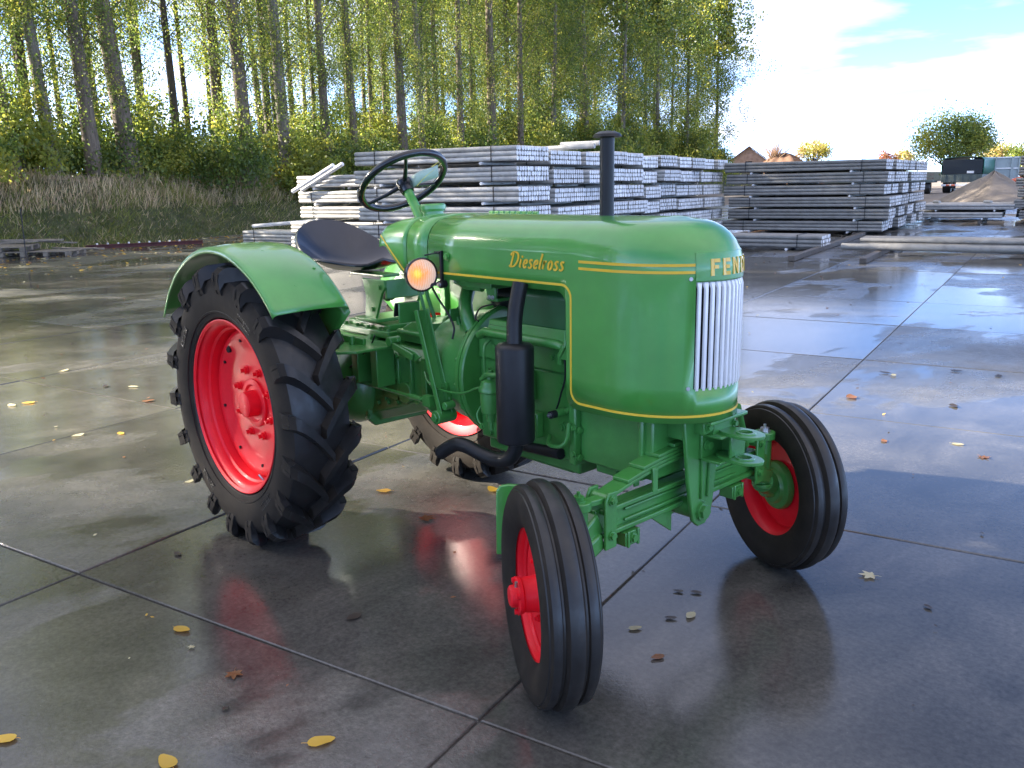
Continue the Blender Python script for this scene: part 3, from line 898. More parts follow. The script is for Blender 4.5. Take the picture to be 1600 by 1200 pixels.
def seat():
    mb = MB(); rows = []
    cx, cz, A, B = -0.175, 1.185, 0.235, 0.262
    nr, nt = 12, 48
    for i in range(nr + 1):
        rho = i / nr
        row = []
        for k in range(nt):
            th = 2 * PI * k / nt
            ct, s = math.cos(th), math.sin(th)
            e = 0.82
            x = A * math.copysign(abs(ct) ** e, ct); y = B * math.copysign(abs(s) ** e, s)
            back = max(0.0, -ct)
            rim = 0.045 + 0.205 * back ** 1.15 + 0.035 * abs(s) ** 2 * (1 - back)
            pom = 0.03 * math.exp(-((y / 0.06) ** 2)) * max(0, ct)
            z = cz + (rim * rho ** 2.6) + pom * rho ** 3
            if i == nr: z -= 0.004
            xx = cx + x * rho - 0.085 * back * rho ** 2
            row.append(Vector((xx, y * rho, z)))
        rows.append(row)
    # rolled lip
    rows.append([p + Vector(((p.x - cx) * 0.05, p.y * 0.05, -0.012)) for p in rows[-1]])
    mb.grid(rows, closed=True)
    s = mb.build('seat', M['seat'], T, solid=0.004, angle=60)
    # support: sheet bracket with a rolled upper plate
    mb = MB()
    mb.box((-0.02, 0, 1.172), (0.30, 0.10, 0.014))
    mb.prism([(0.05, 1.165), (0.235, 1.165), (0.245, 1.13), (0.215, 1.10), (0.155, 0.975), (0.06, 0.965), (0.075, 1.08)], (0, -0.115, 0), (1, 0, 0), (0, 0, 1), 0.014)
    mb.prism([(0.05, 1.165), (0.235, 1.165), (0.245, 1.13), (0.215, 1.10), (0.155, 0.975), (0.06, 0.965), (0.075, 1.08)], (0, 0.115, 0), (1, 0, 0), (0, 0, 1), 0.014)
    mb.box((0.235, 0, 1.12), (0.014, 0.225, 0.09))
    mb.box((0.11, 0, 0.970), (0.19, 0.30, 0.016))
    mb.build('seat_support', GC, T, bevel=0.004)
    mb = MB(); mb.hexbolt((0.135, -0.122, 1.02), (0, -1, 0), 0.010, 0.010); mb.hexbolt((0.20, -0.122, 1.13), (0, -1, 0), 0.010, 0.010)
    mb.build('seat_bolt', GC, T)
seat()

# ---------------------------------------------------------------- wheels
def frame_wheel(center, delta, side):
    """local (forward, outward, up) to world"""
    f = Vector((math.cos(delta), math.sin(delta), 0)); l = Vector((-math.sin(delta), math.cos(delta), 0)) * side
    c = Vector(center)
    return lambda a, o, z: c + f * a + l * o + Vector((0, 0, z))

def lathe_local(mb, prof, W, seg=72, close=False):
    rows = []
    for o, r in prof:
        rows.append([W(r * math.cos(2 * PI * k / seg), o, r * math.sin(2 * PI * k / seg)) for k in range(seg)])
    if close: rows.append(rows[0])
    mb.grid(rows, closed=True)

def dusty(o, ax):
    """side walls carry dried dust, the tread is washed"""
    for p in o.data.polygons:
        if abs(p.normal.dot(ax)) > .72: p.material_index = 1

def rear_wheel(side):
    W = frame_wheel((0, -0.694 if side < 0 else 0.585, 0.637), 0, side)
    wh = empty('rear_wheel', (0, 0, 0), T)
    # carcass
    mb = MB()
    prof = [(-.104, .403), (-.118, .404), (-.128, .410), (-.146, .455), (-.152, .500), (-.148, .545), (-.130, .578), (-.09, .593), (-.04, .599), (0, .601), (.04, .599), (.09, .593), (.130, .578), (.148, .545), (.152, .500), (.146, .455), (.128, .410), (.118, .404), (.104, .403)]
    lathe_local(mb, prof, W, 96)
    # sidewall rings
    for s in (-1, 1):
        lathe_local(mb, [(s * .1375, .430), (s * .1405, .430), (s * .1435, .438), (s * .1415, .440)], W, 96)
    # lugs: the bars lead at the centre of the tread
    n = 18
    pt = lambda a, r, oo: W(r * math.cos(a), oo, r * math.sin(a))
    for k in range(n):
        for s in (-1, 1):
            th0 = 2 * PI * (k + (0.25 if s > 0 else -0.25)) / n
            rows = []
            K = 9
            for i in range(K + 1):
                t = i / K
                o = s * (-0.020 + 0.186 * t)
                th = th0 - 0.29 * (1 - t) ** 1.45
                rt = 0.647 - 0.005 * t if t < .8 else 0.643 - 0.032 * ((t - .8) / .2) ** 1.5
                rb = 0.592 - 0.020 * max(0, t - .55) / .45 - (0.03 if i == K else 0)
                hw = 0.018 + 0.009 * t
                dth_t, dth_b = hw / 0.63, (hw + 0.012) / 0.60
                rows.append([pt(th - dth_b, rb, o), pt(th - dth_t, rt, o), pt(th + dth_t, rt, o), pt(th + dth_b, rb, o)])
            b0 = len(mb.v)
            mb.grid(rows)
            mb.f.append((b0, b0 + 1, b0 + 2, b0 + 3)); e = b0 + (len(rows) - 1) * 4; mb.f.append((e + 3, e + 2, e + 1, e))
            # the lug's foot runs down the shoulder as two ribs with a pocket between them
            for a, b in ((-.048, -.020), (.020, .048)):
                g2 = []
                for r, oo in ((.612, .1670), (.585, .1705), (.552, .1660), (.520, .1560)):
                    sh = 1.0 + (.612 - r) * 1.2
                    g2.append([pt(th0 + a * sh, r - .004, s * .140), pt(th0 + a * sh, r, s * oo), pt(th0 + b * sh, r, s * oo), pt(th0 + b * sh, r - .004, s * .140)])
                c0 = len(mb.v); mb.grid(g2); mb.f.append((c0, c0 + 1, c0 + 2, c0 + 3)); mb.f.append((c0 + 15, c0 + 14, c0 + 13, c0 + 12))
            g2 = [[pt(th0 + a * 1.1, r, s * oo) for a in (-.046, .046)] for r, oo in ((.542, .1585), (.528, .1560), (.518, .1500))]
            mb.grid(g2)
    dusty(mb.build('tyre', [M['rubber'], M['rubber_dusty']], wh, angle=28), Vector((0, 1, 0)))
    # raised size marking blocks on the sidewall
    mb = MB()
    rr = random.Random(3)
    for a0 in (0.9, 2.4, 4.0, 5.3):
        a = a0
        for k in range(9):
            w0 = rr.choice((0.010, 0.014, 0.018))
            for r0, r1 in ((.468, .474), (.492, .498)) if rr.random() < .6 else ((.468, .498),):
                P = [W(r * math.cos(q), s_o, r * math.sin(q)) for s_o in (.1482, .1522) for q, r in ((a, r0), (a + w0, r0), (a + w0, r1), (a, r1))]
                mb.add(P, [(0, 1, 2, 3), (7, 6, 5, 4), (0, 4, 5, 1), (1, 5, 6, 2), (2, 6, 7, 3), (3, 7, 4, 0)])
            a += w0 + 0.014
    mb.build('sidewall_marking', M['rubber'], wh, smooth=False)
    # rim
    mb = MB()
    prof = [(.119, .384), (.126, .396), (.125, .400), (.117, .399), (.110, .388), (.104, .374), (.095, .366), (.080, .362), (.070, .360), (.062, .350), (.045, .347), (.025, .345), (.0, .343), (-.06, .343), (-.10, .352), (-.115, .375), (-.122, .398), (-.126, .398), (-.122, .380), (-.104, .348), (-.06, .338), (.01, .338), (.03, .338)]
    lathe_local(mb, prof, W, 96)
    mb.build('rim', M['red'], wh)
    # dished disc
    mb = MB()
    prof = [(.022, .344), (.030, .332), (.034, .318), (.030, .300), (.012, .262), (.006, .235), (.006, .0)]
    lathe_local(mb, [(o, max(r, .001)) for o, r in prof] + [(-.006, .001), (-.006, .235), (.0, .262), (.018, .30), (.020, .335)], W, 72)
    mb.build('wheel_disc', M['red'], wh)
    # rim lugs bolted between disc and rim, and dark plugs standing in for shaded holes
    mb = MB()
    for k in range(8):
        a = 2 * PI * k / 8 + 0.2
        p = W(.292 * math.cos(a), .030, .292 * math.sin(a)); ax = (W(0, 1, 0) - W(0, 0, 0))
        mb.cyl(p - ax * 0.02, p + ax * 0.0015, 0.0075, 10)
    p = W(.300 * math.cos(2.25), .026, .300 * math.sin(2.25)); mb.cyl(p - ax * .02, p + ax * .006, .020, 14)
    tag(mb.build('hole_shade_plug', M['dark'], wh), kind='stuff')
    mb = MB()
    ax = (W(0, 1, 0) - W(0, 0, 0))
    prof = [(.004, .112), (.016, .112), (.020, .106), (.020, .088), (.010, .080), (.010, .062), (.040, .060), (.064, .056), (.068, .048), (.068, .0005)]
    lathe_local(mb, prof, W, 40)
    mb.build('hub', M['red'], wh)
    for k in range(8):
        a = 2 * PI * k / 8 + 0.4
        p = W(.158 * math.cos(a), .006, .158 * math.sin(a))
        b = MB(); b.cyl(p, p + ax * .004, .021, 14); b.cyl(p + ax * .004, p + ax * .018, .0165, 6); b.cyl(p + ax * .018, p + ax * .034, .0095, 10)
        b.build('wheel_nut', M['red'], wh, smooth=True, angle=30)
    p = W(.355 * math.cos(-1.15), .07, .355 * math.sin(-1.15))
    b = MB(); b.cyl(p, W(.325 * math.cos(-1.15), .085, .325 * math.sin(-1.15)), .006, 8)
    b.build('valve_stem', M['steel'], wh)
for s in (-1, 1): rear_wheel(s)

FRONT = {}
def front_wheel(side):
    delta = -0.5364 if side < 0 else -0.4313
    l = Vector((-math.sin(delta), math.cos(delta), 0))
    rimc = Vector((1.851, -0.750 if side < 0 else 0.630, 0.3545))
    c = rimc + l * 0.066
    W = frame_wheel(c, delta, side)
    FRONT[side] = (c, delta, W)
    wh = empty('front_wheel', (0, 0, 0), T)
    mb = MB()
    prof = [(-.056, .205), (-.070, .222), (-.082, .250), (-.0865, .282), (-.084, .308), (-.077, .324), (-.073, .326), (-.072, .331), (-.066, .338), (-.058, .3405), (-.048, .3415), (-.040, .338), (-.036, .331), (-.030, .331), (-.026, .340), (-.021, .349), (-.012, .3535), (.0, .3545),
            (.012, .3535), (.021, .349), (.026, .340), (.030, .331), (.036, .331), (.040, .338), (.048, .3415), (.058, .3405), (.066, .338), (.072, .331), (.073, .326), (.077, .324), (.084, .308), (.0865, .282), (.082, .250), (.070, .222), (.064, .214), (.056, .205)]
    lathe_local(mb, prof, W, 96)
    dusty(mb.build('tyre', [M['rubber'], M['rubber_dusty']], wh, angle=32), l)
    mb = MB()
    prof = [(.064, .216), (.0665, .2235), (.062, .225), (.056, .219), (.050, .207), (.043, .201), (.030, .198), (.024, .190), (.0, .187), (-.03, .190), (-.046, .203), (-.060, .221), (-.0665, .2235), (-.062, .214), (-.048, .198), (-.028, .186), (.01, .182), (.02, .184)]
    lathe_local(mb, prof, W, 80)
    mb.build('rim', M['red'], wh)
    mb = MB()
    prof = [(.012, .187), (.022, .176), (.026, .160), (.020, .135), (.012, .108), (.010, .085), (.010, .001), (.002, .001), (.002, .085), (.004, .11), (.012, .14), (.016, .18)]
    lathe_local(mb, prof, W, 64)
    mb.build('wheel_disc', M['red'], wh)
    ax = W(0, 1, 0) - W(0, 0, 0)
    mb = MB()
    prof = [(.008, .082), (.020, .082), (.024, .074), (.024, .062), (.030, .058), (.080, .053), (.085, .058), (.096, .058), (.099, .052), (.099, .036), (.116, .034), (.121, .028), (.122, .001)]
    lathe_local(mb, prof, W, 36)
    for k in range(4):
        a = 2 * PI * k / 4 + .4
        mb.hexbolt(W(.048 * math.cos(a), .096, .048 * math.sin(a)), ax, .009, .012)
    mb.build('hub', M['red'], wh)
    for k in range(6):
        a = 2 * PI * k / 6 + .25
        p = W(.105 * math.cos(a), .012, .105 * math.sin(a))
        b = MB(); b.cyl(p, p + ax * .003, .016, 12); b.cyl(p + ax * .003, p + ax * .016, .012, 6); b.cyl(p + ax * .016, p + ax * .024, .0065, 8)
        b.build('wheel_nut', M['red'], wh, angle=30)
    b = MB(); b.cyl(W(.03, .105, .045), W(.033, .105, .062), .005, 8); b.build('grease_nipple', M['steel'], wh)
    # inner hub flange and stub axle, painted green
    b = MB()
    lathe_local(b, [(-.004, .001), (-.004, .102), (-.016, .104), (-.030, .098), (-.036, .076), (-.050, .070), (-.052, .05), (-.085, .042), (-.085, .001)], W, 40)
    b.build('hub_flange', GC, wh)
for s in (-1, 1): front_wheel(s)

# ---------------------------------------------------------------- fenders
def fender(side):
    cz, R = 0.632, 0.718
    a0, a1 = math.radians(41.5), math.radians(149)
    yo, yi = (0.848, 0.500) if side < 0 else (0.735, 0.390)
    mb = MB(); rows = []
    n = 34
    for i in range(n + 1):
        a = a0 + (a1 - a0) * i / n
        row = []
        # outer lip rolls down, crown is nearly flat, inner edge turns into the shield
        for y, dr in ((yo - .002, -.022), (yo, -.012), (yo - .004, -.003), (yo - .016, .003), (yo - .035, .003), (yo - .05, .006), (yo - .11, .011), (yo - .19, .013), (yo - .27, .010), (yo - .32, .004), (yi + .012, -.004), (yi, -.018)):
            r = R + dr
            row.append(Vector((r * math.cos(a), side * y, cz + r * math.sin(a))))
        rows.append(row)
    mb.grid(rows)
    f = mb.build('fender', G, T, solid=-0.0035, angle=50)
    mb = MB(); rows = []
    for i in range(n + 1):
        a = a0 - 0.02 + (a1 - a0) * i / n
        rows.append([Vector((r * math.cos(a), side * (yi + .001), cz + r * math.sin(a))) for r in (R - .02, .60, .46, .30)])
    mb.grid(rows)
    mb.build('inner_shield', G, f, solid=0.004)
    mb = MB()
    for a, y in ((52, .70), (60, .56), (75, .70)):
        a = math.radians(a); p = Vector((R * math.cos(a), side * (y if side < 0 else y - .11), cz + R * math.sin(a))); nn = Vector((math.cos(a), 0, math.sin(a)))
        mb.hexbolt(p + nn * .012, nn, .006, .004)
    mb.build('fender_bolt', G, f)
    # stay from the axle housing
    mb = MB(); mb.bar((0.05, side * (yi - .01), .74), (0.05, side * (yi - .01), 1.30), .045, .02, (0, 1, 0)); mb.build('fender_stay', GC, T, bevel=.003)
for s in (-1, 1): fender(s)

# ---------------------------------------------------------------- drive line
def drive_line():
    # rear axle housing and gearbox
    mb = MB()
    mb.lathe([(-.56, .001), (-.56, .105), (-.50, .110), (-.48, .085), (-.30, .095), (-.24, .165), (-.18, .19), (.18, .19), (.24, .165), (.30, .095), (.37, .085), (.39, .110), (.45, .105), (.45, .001)], (0, 0, .632), (0, 1, 0), 36)
    mb.build('axle_housing', GC, T, angle=30)
    mb = MB()
    def ring(x, w, z0, z1, c=.045):
        return [Vector((x, -w + c, z0)), Vector((x, w - c, z0)), Vector((x, w, z0 + c)), Vector((x, w, z1 - c)), Vector((x, w - c, z1)), Vector((x, -w + c, z1)), Vector((x, -w, z1 - c)), Vector((x, -w, z0 + c))]
    R_ = [ring(-.30, .15, .48, .86), ring(-.26, .175, .46, .88), ring(.12, .185, .455, .885), ring(.125, .200, .445, .90), ring(.155, .200, .445, .90), ring(.16, .175, .475, .875), ring(.40, .170, .545, .872), ring(.58, .165, .60, .87), ring(.585, .185, .585, .89), ring(.62, .185, .585, .89)]
    mb.grid(R_, closed=True); mb.f.append(tuple(range(8))); k = (len(R_) - 1) * 8; mb.f.append(tuple(k + q for q in range(8))[::-1])
    mb.build('gearbox', GC, T, bevel=.006, angle=30)
    # gearbox top covers
    mb = MB()
    mb.box((.06, 0, .905), (.42, .27, .035)); mb.box((.06, 0, .935), (.36, .21, .03))
    mb.prism([(.30, .885), (.60, .885), (.60, .945), (.55, .985), (.42, .99), (.33, .945)], (0, 0, 0), (1, 0, 0), (0, 0, 1), .20)
    mb.box((.46, 0, .935), (.27, .25, .02))
    mb.build('gearbox_cover', GC, T, bevel=.006)
    mb = MB()
    for x in (-.12, -.02, .08, .18, .25):
        for y in (-.118, .118): mb.hexbolt((x, y, .922), (0, 0, 1), .010, .014)
    for x in (.22, .30, .38, .46, .54):
        mb.hexbolt((x, -.176, .58 + .18 * (x - .22)), (0, -1, 0), .011, .01)
        mb.hexbolt((x, -.172, .83), (0, -1, 0), .011, .01)
    for z in (.50, .57, .64, .71, .79, .86): mb.hexbolt((.155, -.19, z), (1, 0, 0), .010, .012)
    mb.build('gearbox_bolt', GC, T)
    # ribs on the gearbox flank
    mb = MB()
    for x, z in ((.28, .70), (.40, .72), (.50, .74)): mb.box((x, -.176, z), (.018, .016, .20))
    mb.box((.33, -.178, .635), (.20, .012, .03))
    mb.cyl((.46, -.165, .67), (.46, -.195, .67), .05, 20); mb.cyl((.35, -.165, .735), (.35, -.186, .735), .026, 16)
    mb.build('gearbox_rib', GC, T, bevel=.003)
    # bell housing
    mb = MB()
    mb.lathe([(.60, .001), (.60, .170), (.625, .195), (.66, .212), (.72, .228), (.80, .243), (.88, .252), (.935, .256), (.940, .276), (.952, .280), (.962, .280), (.964, .270), (.968, .270), (.970, .280), (.985, .280), (.99, .274), (.99, .001)], (0, 0, .822), (1, 0, 0), 64)
    mb.build('bell_housing', GC, T, angle=30)
    mb = MB()
    for k in range(16):
        a = 2 * PI * k / 16 + .1
        mb.hexbolt((.940, .266 * math.cos(a), .822 + .266 * math.sin(a)), (-1, 0, 0), .009, .012)
    mb.box((.83, -.246, .73), (.045, .022, .105)); mb.cyl((.83, -.255, .765), (.83, -.261, .765), .006, 10); mb.cyl((.83, -.255, .695), (.83, -.261, .695), .006, 10)
    mb.box((.855, -.243, .73), (.012, .03, .12))
    mb.build('bell_boss', GC, T)
    # engine block, sump, head
    mb = MB()
    mb.box((1.26, 0, .74), (.545, .36, .34)); mb.box((1.26, 0, .955), (.54, .38, .10))
    mb.build('engine_block', GC, T, bevel=.010)
    mb = MB(); mb.box((1.26, 0, .545), (.52, .30, .06)); mb.box((1.24, 0, .508), (.44, .24, .02)); mb.build('sump', GC, T, bevel=.015)
    mb = MB()
    mb.prism([(-.195, 1.07), (.195, 1.07), (.195, 1.19), (.175, 1.212), (-.175, 1.212), (-.195, 1.19)], (1.375, 0, 0), (0, 1, 0), (0, 0, 1), .28)
    mb.build('cylinder_head', M['green_deep'], T, bevel=.008)
    mb = MB()
    mb.prism([(-.215, 1.005), (-.10, 1.005), (-.10, 1.075), (-.196, 1.075)], (1.30, 0, 0), (0, 1, 0), (0, 0, 1), .46)
    mb.build('side_cover', GC, T, bevel=.006)
    mb = MB(); mb.tube([(1.02, -.205, 1.005), (1.06, -.212, 1.025), (1.26, -.212, 1.022), (1.47, -.212, 1.020), (1.52, -.20, 1.00)], .0185, 14)
    mb.build('water_tube', GC, T)
    mb = MB(); mb.bar((1.08, -.198, 1.052), (1.50, -.198, 1.048), .008, .006); mb.build('gasket_edge', M['dark'], T)
    mb = MB()
    for x in (1.05, 1.14, 1.46, 1.51):
        for z in (.60, .70, .86): mb.hexbolt((x, -.180, z), (0, -1, 0), .011, .012)
    for x in (1.10, 1.20, 1.30, 1.42): mb.hexbolt((x, -.19, .965), (0, -1, 0), .010, .012)
    mb.build('engine_bolt', GC, T)
    # front frame: flange, box and ribs
    mb = MB()
    mb.box((1.535, 0, .70), (.035, .42, .255)); mb.box((1.72, 0, .695), (.335, .365, .21)); mb.box((1.845, 0, .70), (.02, .40, .23)); mb.box((1.60, 0, .815), (.11, .39, .03))
    mb.box((1.535, -.20, .90), (.022, .03, .17))
    mb.build('front_frame', GC, T, bevel=.006)
    mb = MB()
    for z in (.604, .71, .80): mb.hexbolt((1.553, -.195, z), (1, 0, 0), .0125, .014)
    for z in (.62, .72): mb.hexbolt((1.545, -.211, z), (0, -1, 0), .0105, .012)
    mb.build('frame_bolt', GC, T)
    mb = MB(); mb.box((1.66, -.05, .572), (.10, .22, .035)); mb.box((1.71, -.12, .565), (.05, .06, .05)); mb.build('frame_foot', GC, T, bevel=.006)
    # radiator behind the grille
    mb = MB(); mb.box((1.66, 0, 1.10), (.10, .40, .58)); mb.build('radiator', M['dark'], T, bevel=.01)
    # generator, hoses and brackets seen below the bonnet edge
    mb = MB(); mb.cyl((.90, .02, 1.135), (1.10, .02, 1.135), .062, 24); mb.cyl((.885, .02, 1.135), (.90, .02, 1.135), .045, 20); mb.build('generator', M['black'], T, bevel=.004)
    mb = MB(); mb.tube(smooth_path([(.80, -.06, 1.20), (.83, -.10, 1.16), (.87, -.15, 1.11), (.905, -.17, 1.06), (.93, -.17, 1.01)]), .030, 16); mb.build('intake_hose', GC, T)
    mb = MB(); mb.box((.98, -.13, 1.205), (.20, .12, .028)); mb.prism([(1.04, 1.20), (1.10, 1.20), (1.10, 1.145), (1.055, 1.145)], (0, -.18, 0), (1, 0, 0), (0, 0, 1), .012); mb.box((1.075, -.15, 1.15), (.07, .07, .012))
    mb.tube([(.80, -.14, 1.205), (.90, -.165, 1.19), (1.0, -.165, 1.19)], .016, 10)
    mb.build('tank_bracket', GC, T, bevel=.003)
    mb = MB(); mb.hexbolt((1.065, -.187, 1.16), (0, -1, 0), .007, .006); mb.hexbolt((1.085, -.187, 1.16), (0, -1, 0), .007, .006); mb.build('bracket_bolt', M['steel'], T)
drive_line()

def tubes():
    def t(name, mat, pts, r, seg=8): 
        mb = MB(); mb.tube(smooth_path(pts), r, seg); return mb.build(name, mat, T)
    t('lamp_cable', M['black'], [(.80, -.27, 1.19), (.83, -.26, 1.14), (.87, -.25, 1.09), (.90, -.24, 1.03), (.90, -.25, .98)], .0045)
    t('wiring', M['black'], [(1.50, -.215, 1.02), (1.515, -.225, .98), (1.512, -.222, .90), (1.49, -.22, .84), (1.468, -.215, .79), (1.455, -.22, .762)], .0035)
    t('wiring', M['black'], [(1.06, -.16, 1.13), (1.00, -.18, 1.11), (.98, -.19, 1.07), (1.01, -.2, 1.06)], .0035)
    t('fuel_pipe', GC, [(.66, -.22, .80), (.74, -.262, .775), (.86, -.286, .765), (1.00, -.295, .775), (1.09, -.285, .81), (1.13, -.27, .815)], .0045)
    t('fuel_pipe', GC, [(1.40, -.19, .655), (1.44, -.235, .640), (1.50, -.24, .645), (1.53, -.232, .675), (1.535, -.225, .74)], .008, 10)
    t('oil_pipe', GC, [(1.075, -.20, .99), (1.07, -.225, .96), (1.072, -.226, .86), (1.075, -.22, .80)], .006)
    t('water_pipe', GC, [(1.535, -.21, 1.07), (1.52, -.225, 1.02), (1.495, -.225, .985), (1.49, -.22, .955)], .013, 10)
    mb = MB(); mb.cyl((1.475, -.19, .765), (1.475, -.235, .765), .016, 14); mb.cyl((1.475, -.19, .765), (1.54, -.20, .79), .010, 10); mb.build('drain_cock', GC, T)
    mb = MB(); mb.cyl((1.475, -.235, .765), (1.475, -.262, .765), .015, 14); mb.build('switch_boot', M['black'], T)
    mb = MB(); mb.cyl((1.475, -.262, .765), (1.475, -.272, .765), .008, 10); mb.build('switch_cap', M['steel'], T)
    # fuel filter
    mb = MB()
    mb.lathe([(.0, .001), (.0, .016), (.035, .020), (.04, .038), (.075, .042), (.12, .042), (.125, .047), (.14, .047), (.15, .040), (.165, .036), (.175, .018), (.19, .018), (.19, .001)], (1.135, -.255, .675), (0, 0, 1), 24)
    mb.cyl((1.135, -.255, .64), (1.135, -.255, .675), .010, 10)
    mb.box((1.135, -.205, .80), (.05, .09, .035))
    mb.build('fuel_filter', GC, T)
    mb = MB(); mb.tube(smooth_path([(1.09, -.265, .735), (1.075, -.275, .70), (1.09, -.28, .67), (1.115, -.28, .66)]), .004, 8); mb.hexbolt((1.118, -.285, .658), (0, -1, 0), .010, .012); mb.build('filter_bail', GC, T)
    mb = MB(); mb.tube([(1.10, -.27, .845), (1.14, -.275, .87), (1.20, -.27, .875)], .010, 10); mb.hexbolt((1.135, -.255, .865), (0, 0, 1), .012, .02); mb.build('filter_banjo', GC, T)
    # pump and linkage behind the silencer
    mb = MB(); mb.box((1.24, -.205, .84), (.16, .05, .12)); mb.cyl((1.20, -.215, .93), (1.20, -.215, .99), .014, 12); mb.cyl((1.26, -.215, .93), (1.26, -.215, .99), .014, 12); mb.box((1.25, -.20, .69), (.22, .04, .10)); mb.build('injection_pump', GC, T, bevel=.006)
    mb = MB(); mb.tube([(1.51, -.215, 1.075), (1.525, -.235, 1.02), (1.50, -.235, .985)], .006, 8); mb.box((1.515, -.228, 1.00), (.03, .012, .05)); mb.build('throttle_link', GC, T)
tubes()

def exhaust():
    e = empty('exhaust', (0, 0, 0), T)
    cx, cy = 1.372, -.340
    mb = MB(); mb.lathe([(.660, .001), (.660, .062), (.664, .069), (.672, .0712), (1.014, .0712), (1.022, .069), (1.030, .060), (1.034, .030), (1.034, .001)], (cx, cy, 0), (0, 0, 1), 40)
    mb.build('silencer', M['black'], e, angle=40)
    mb = MB(); mb.tube(smooth_path([(1.352, -.285, 1.245), (1.353, -.300, 1.20), (1.362, -.327, 1.12), (cx, cy, 1.03)]), [.029] * 19, 18); mb.build('upper_pipe', M['black'], e)
    pts = smooth_path([(cx, cy, .668), (1.366, cy, .625), (1.335, -.345, .585), (1.27, -.35, .567), (1.19, -.358, .575), (1.12, -.365, .590), (1.06, -.372, .590), (1.01, -.378, .565), (.965, -.385, .535)])
    mb = MB(); mb.tube(pts, .0285, 18, cap=False); mb.build('tail_pipe', M['black'], e, solid=.003)
    mb = MB(); mb.tube([(1.16, -.17, .572), (1.47, -.20, .600)], .0215, 14); mb.build('crossbar', M['black'], e)
    s = empty('air_intake', (0, 0, 0), T)
    x, y = 1.515, 0.0
    mb = MB(); mb.cyl((x, y, 1.46), (x, y, 1.762), .0262, 24); mb.build('intake_pipe', M['black'], s)
    mb = MB(); mb.lathe([(1.756, .027), (1.753, .046), (1.755, .053), (1.765, .048), (1.774, .030), (1.777, .001)], (x, y, 0), (0, 0, 1), 28); mb.build('rain_cap', M['black'], s)
exhaust()

def headlight():
    h = empty('headlight', (0, 0, 0), T)
    c = Vector((.815, -.335, 1.247)); d = Vector((.965, -.25, -.02)).normalized()
    mb = MB(); mb.lathe([(-.085, .001), (-.083, .020), (-.070, .045), (-.045, .066), (-.015, .075), (.0, .077), (.006, .079), (.016, .079), (.018, .0735), (.014, .070)], c, d, 40)
    mb.build('lamp_shell', M['black_gloss'], h, angle=50)
    # fluted glass; its bulb's glow is painted as emission, yellow centre to peach rim
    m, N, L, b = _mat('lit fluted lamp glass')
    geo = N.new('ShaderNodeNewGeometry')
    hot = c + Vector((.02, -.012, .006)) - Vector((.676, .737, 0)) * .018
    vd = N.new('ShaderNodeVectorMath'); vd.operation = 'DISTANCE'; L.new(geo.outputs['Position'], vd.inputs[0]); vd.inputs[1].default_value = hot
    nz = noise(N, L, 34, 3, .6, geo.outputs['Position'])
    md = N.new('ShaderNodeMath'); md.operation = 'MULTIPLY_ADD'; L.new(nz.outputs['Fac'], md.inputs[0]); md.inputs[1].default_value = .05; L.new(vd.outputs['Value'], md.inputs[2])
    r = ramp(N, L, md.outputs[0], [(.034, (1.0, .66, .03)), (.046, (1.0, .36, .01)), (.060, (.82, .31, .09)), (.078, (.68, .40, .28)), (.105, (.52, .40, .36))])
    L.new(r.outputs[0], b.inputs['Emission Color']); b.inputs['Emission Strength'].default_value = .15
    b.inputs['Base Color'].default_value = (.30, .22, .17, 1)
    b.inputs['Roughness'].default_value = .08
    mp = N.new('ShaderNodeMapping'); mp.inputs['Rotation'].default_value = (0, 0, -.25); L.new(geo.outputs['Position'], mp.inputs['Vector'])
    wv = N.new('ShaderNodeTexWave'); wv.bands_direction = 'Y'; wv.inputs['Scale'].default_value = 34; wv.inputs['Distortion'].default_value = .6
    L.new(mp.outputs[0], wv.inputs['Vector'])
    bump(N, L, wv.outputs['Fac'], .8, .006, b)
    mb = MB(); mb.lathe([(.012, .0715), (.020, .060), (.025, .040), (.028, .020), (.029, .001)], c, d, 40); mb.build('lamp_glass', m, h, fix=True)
    for o in h.children:
        o.data.transform(Matrix.Translation(c) @ Matrix.Scale(.88, 4) @ Matrix.Translation(-c))
    # bracket
    mb = MB(); mb.box((.868, -.268, 1.275), (.012, .014, .13)); mb.bar((.868, -.268, 1.215), (.83, -.30, 1.20), .016, .014); mb.box((.85, -.268, 1.332), (.045, .014, .010)); mb.cyl((.868, -.28, 1.205), (.868, -.25, 1.205), .016, 12)
    mb.bar((.812, -.31, 1.322), (.850, -.27, 1.332), .010, .006)
    mb.build('lamp_bracket', M['black'], h, bevel=.002)
    mb = MB(); mb.hexbolt((.900, -.264, 1.318), (0, -1, 0), .012, .01); mb.build('bracket_nut', G, h)
    mb = MB(); mb.hexbolt((.868, -.281, 1.205), (0, -1, 0), .007, .01); mb.build('lamp_screw', M['steel'], h)
headlight()

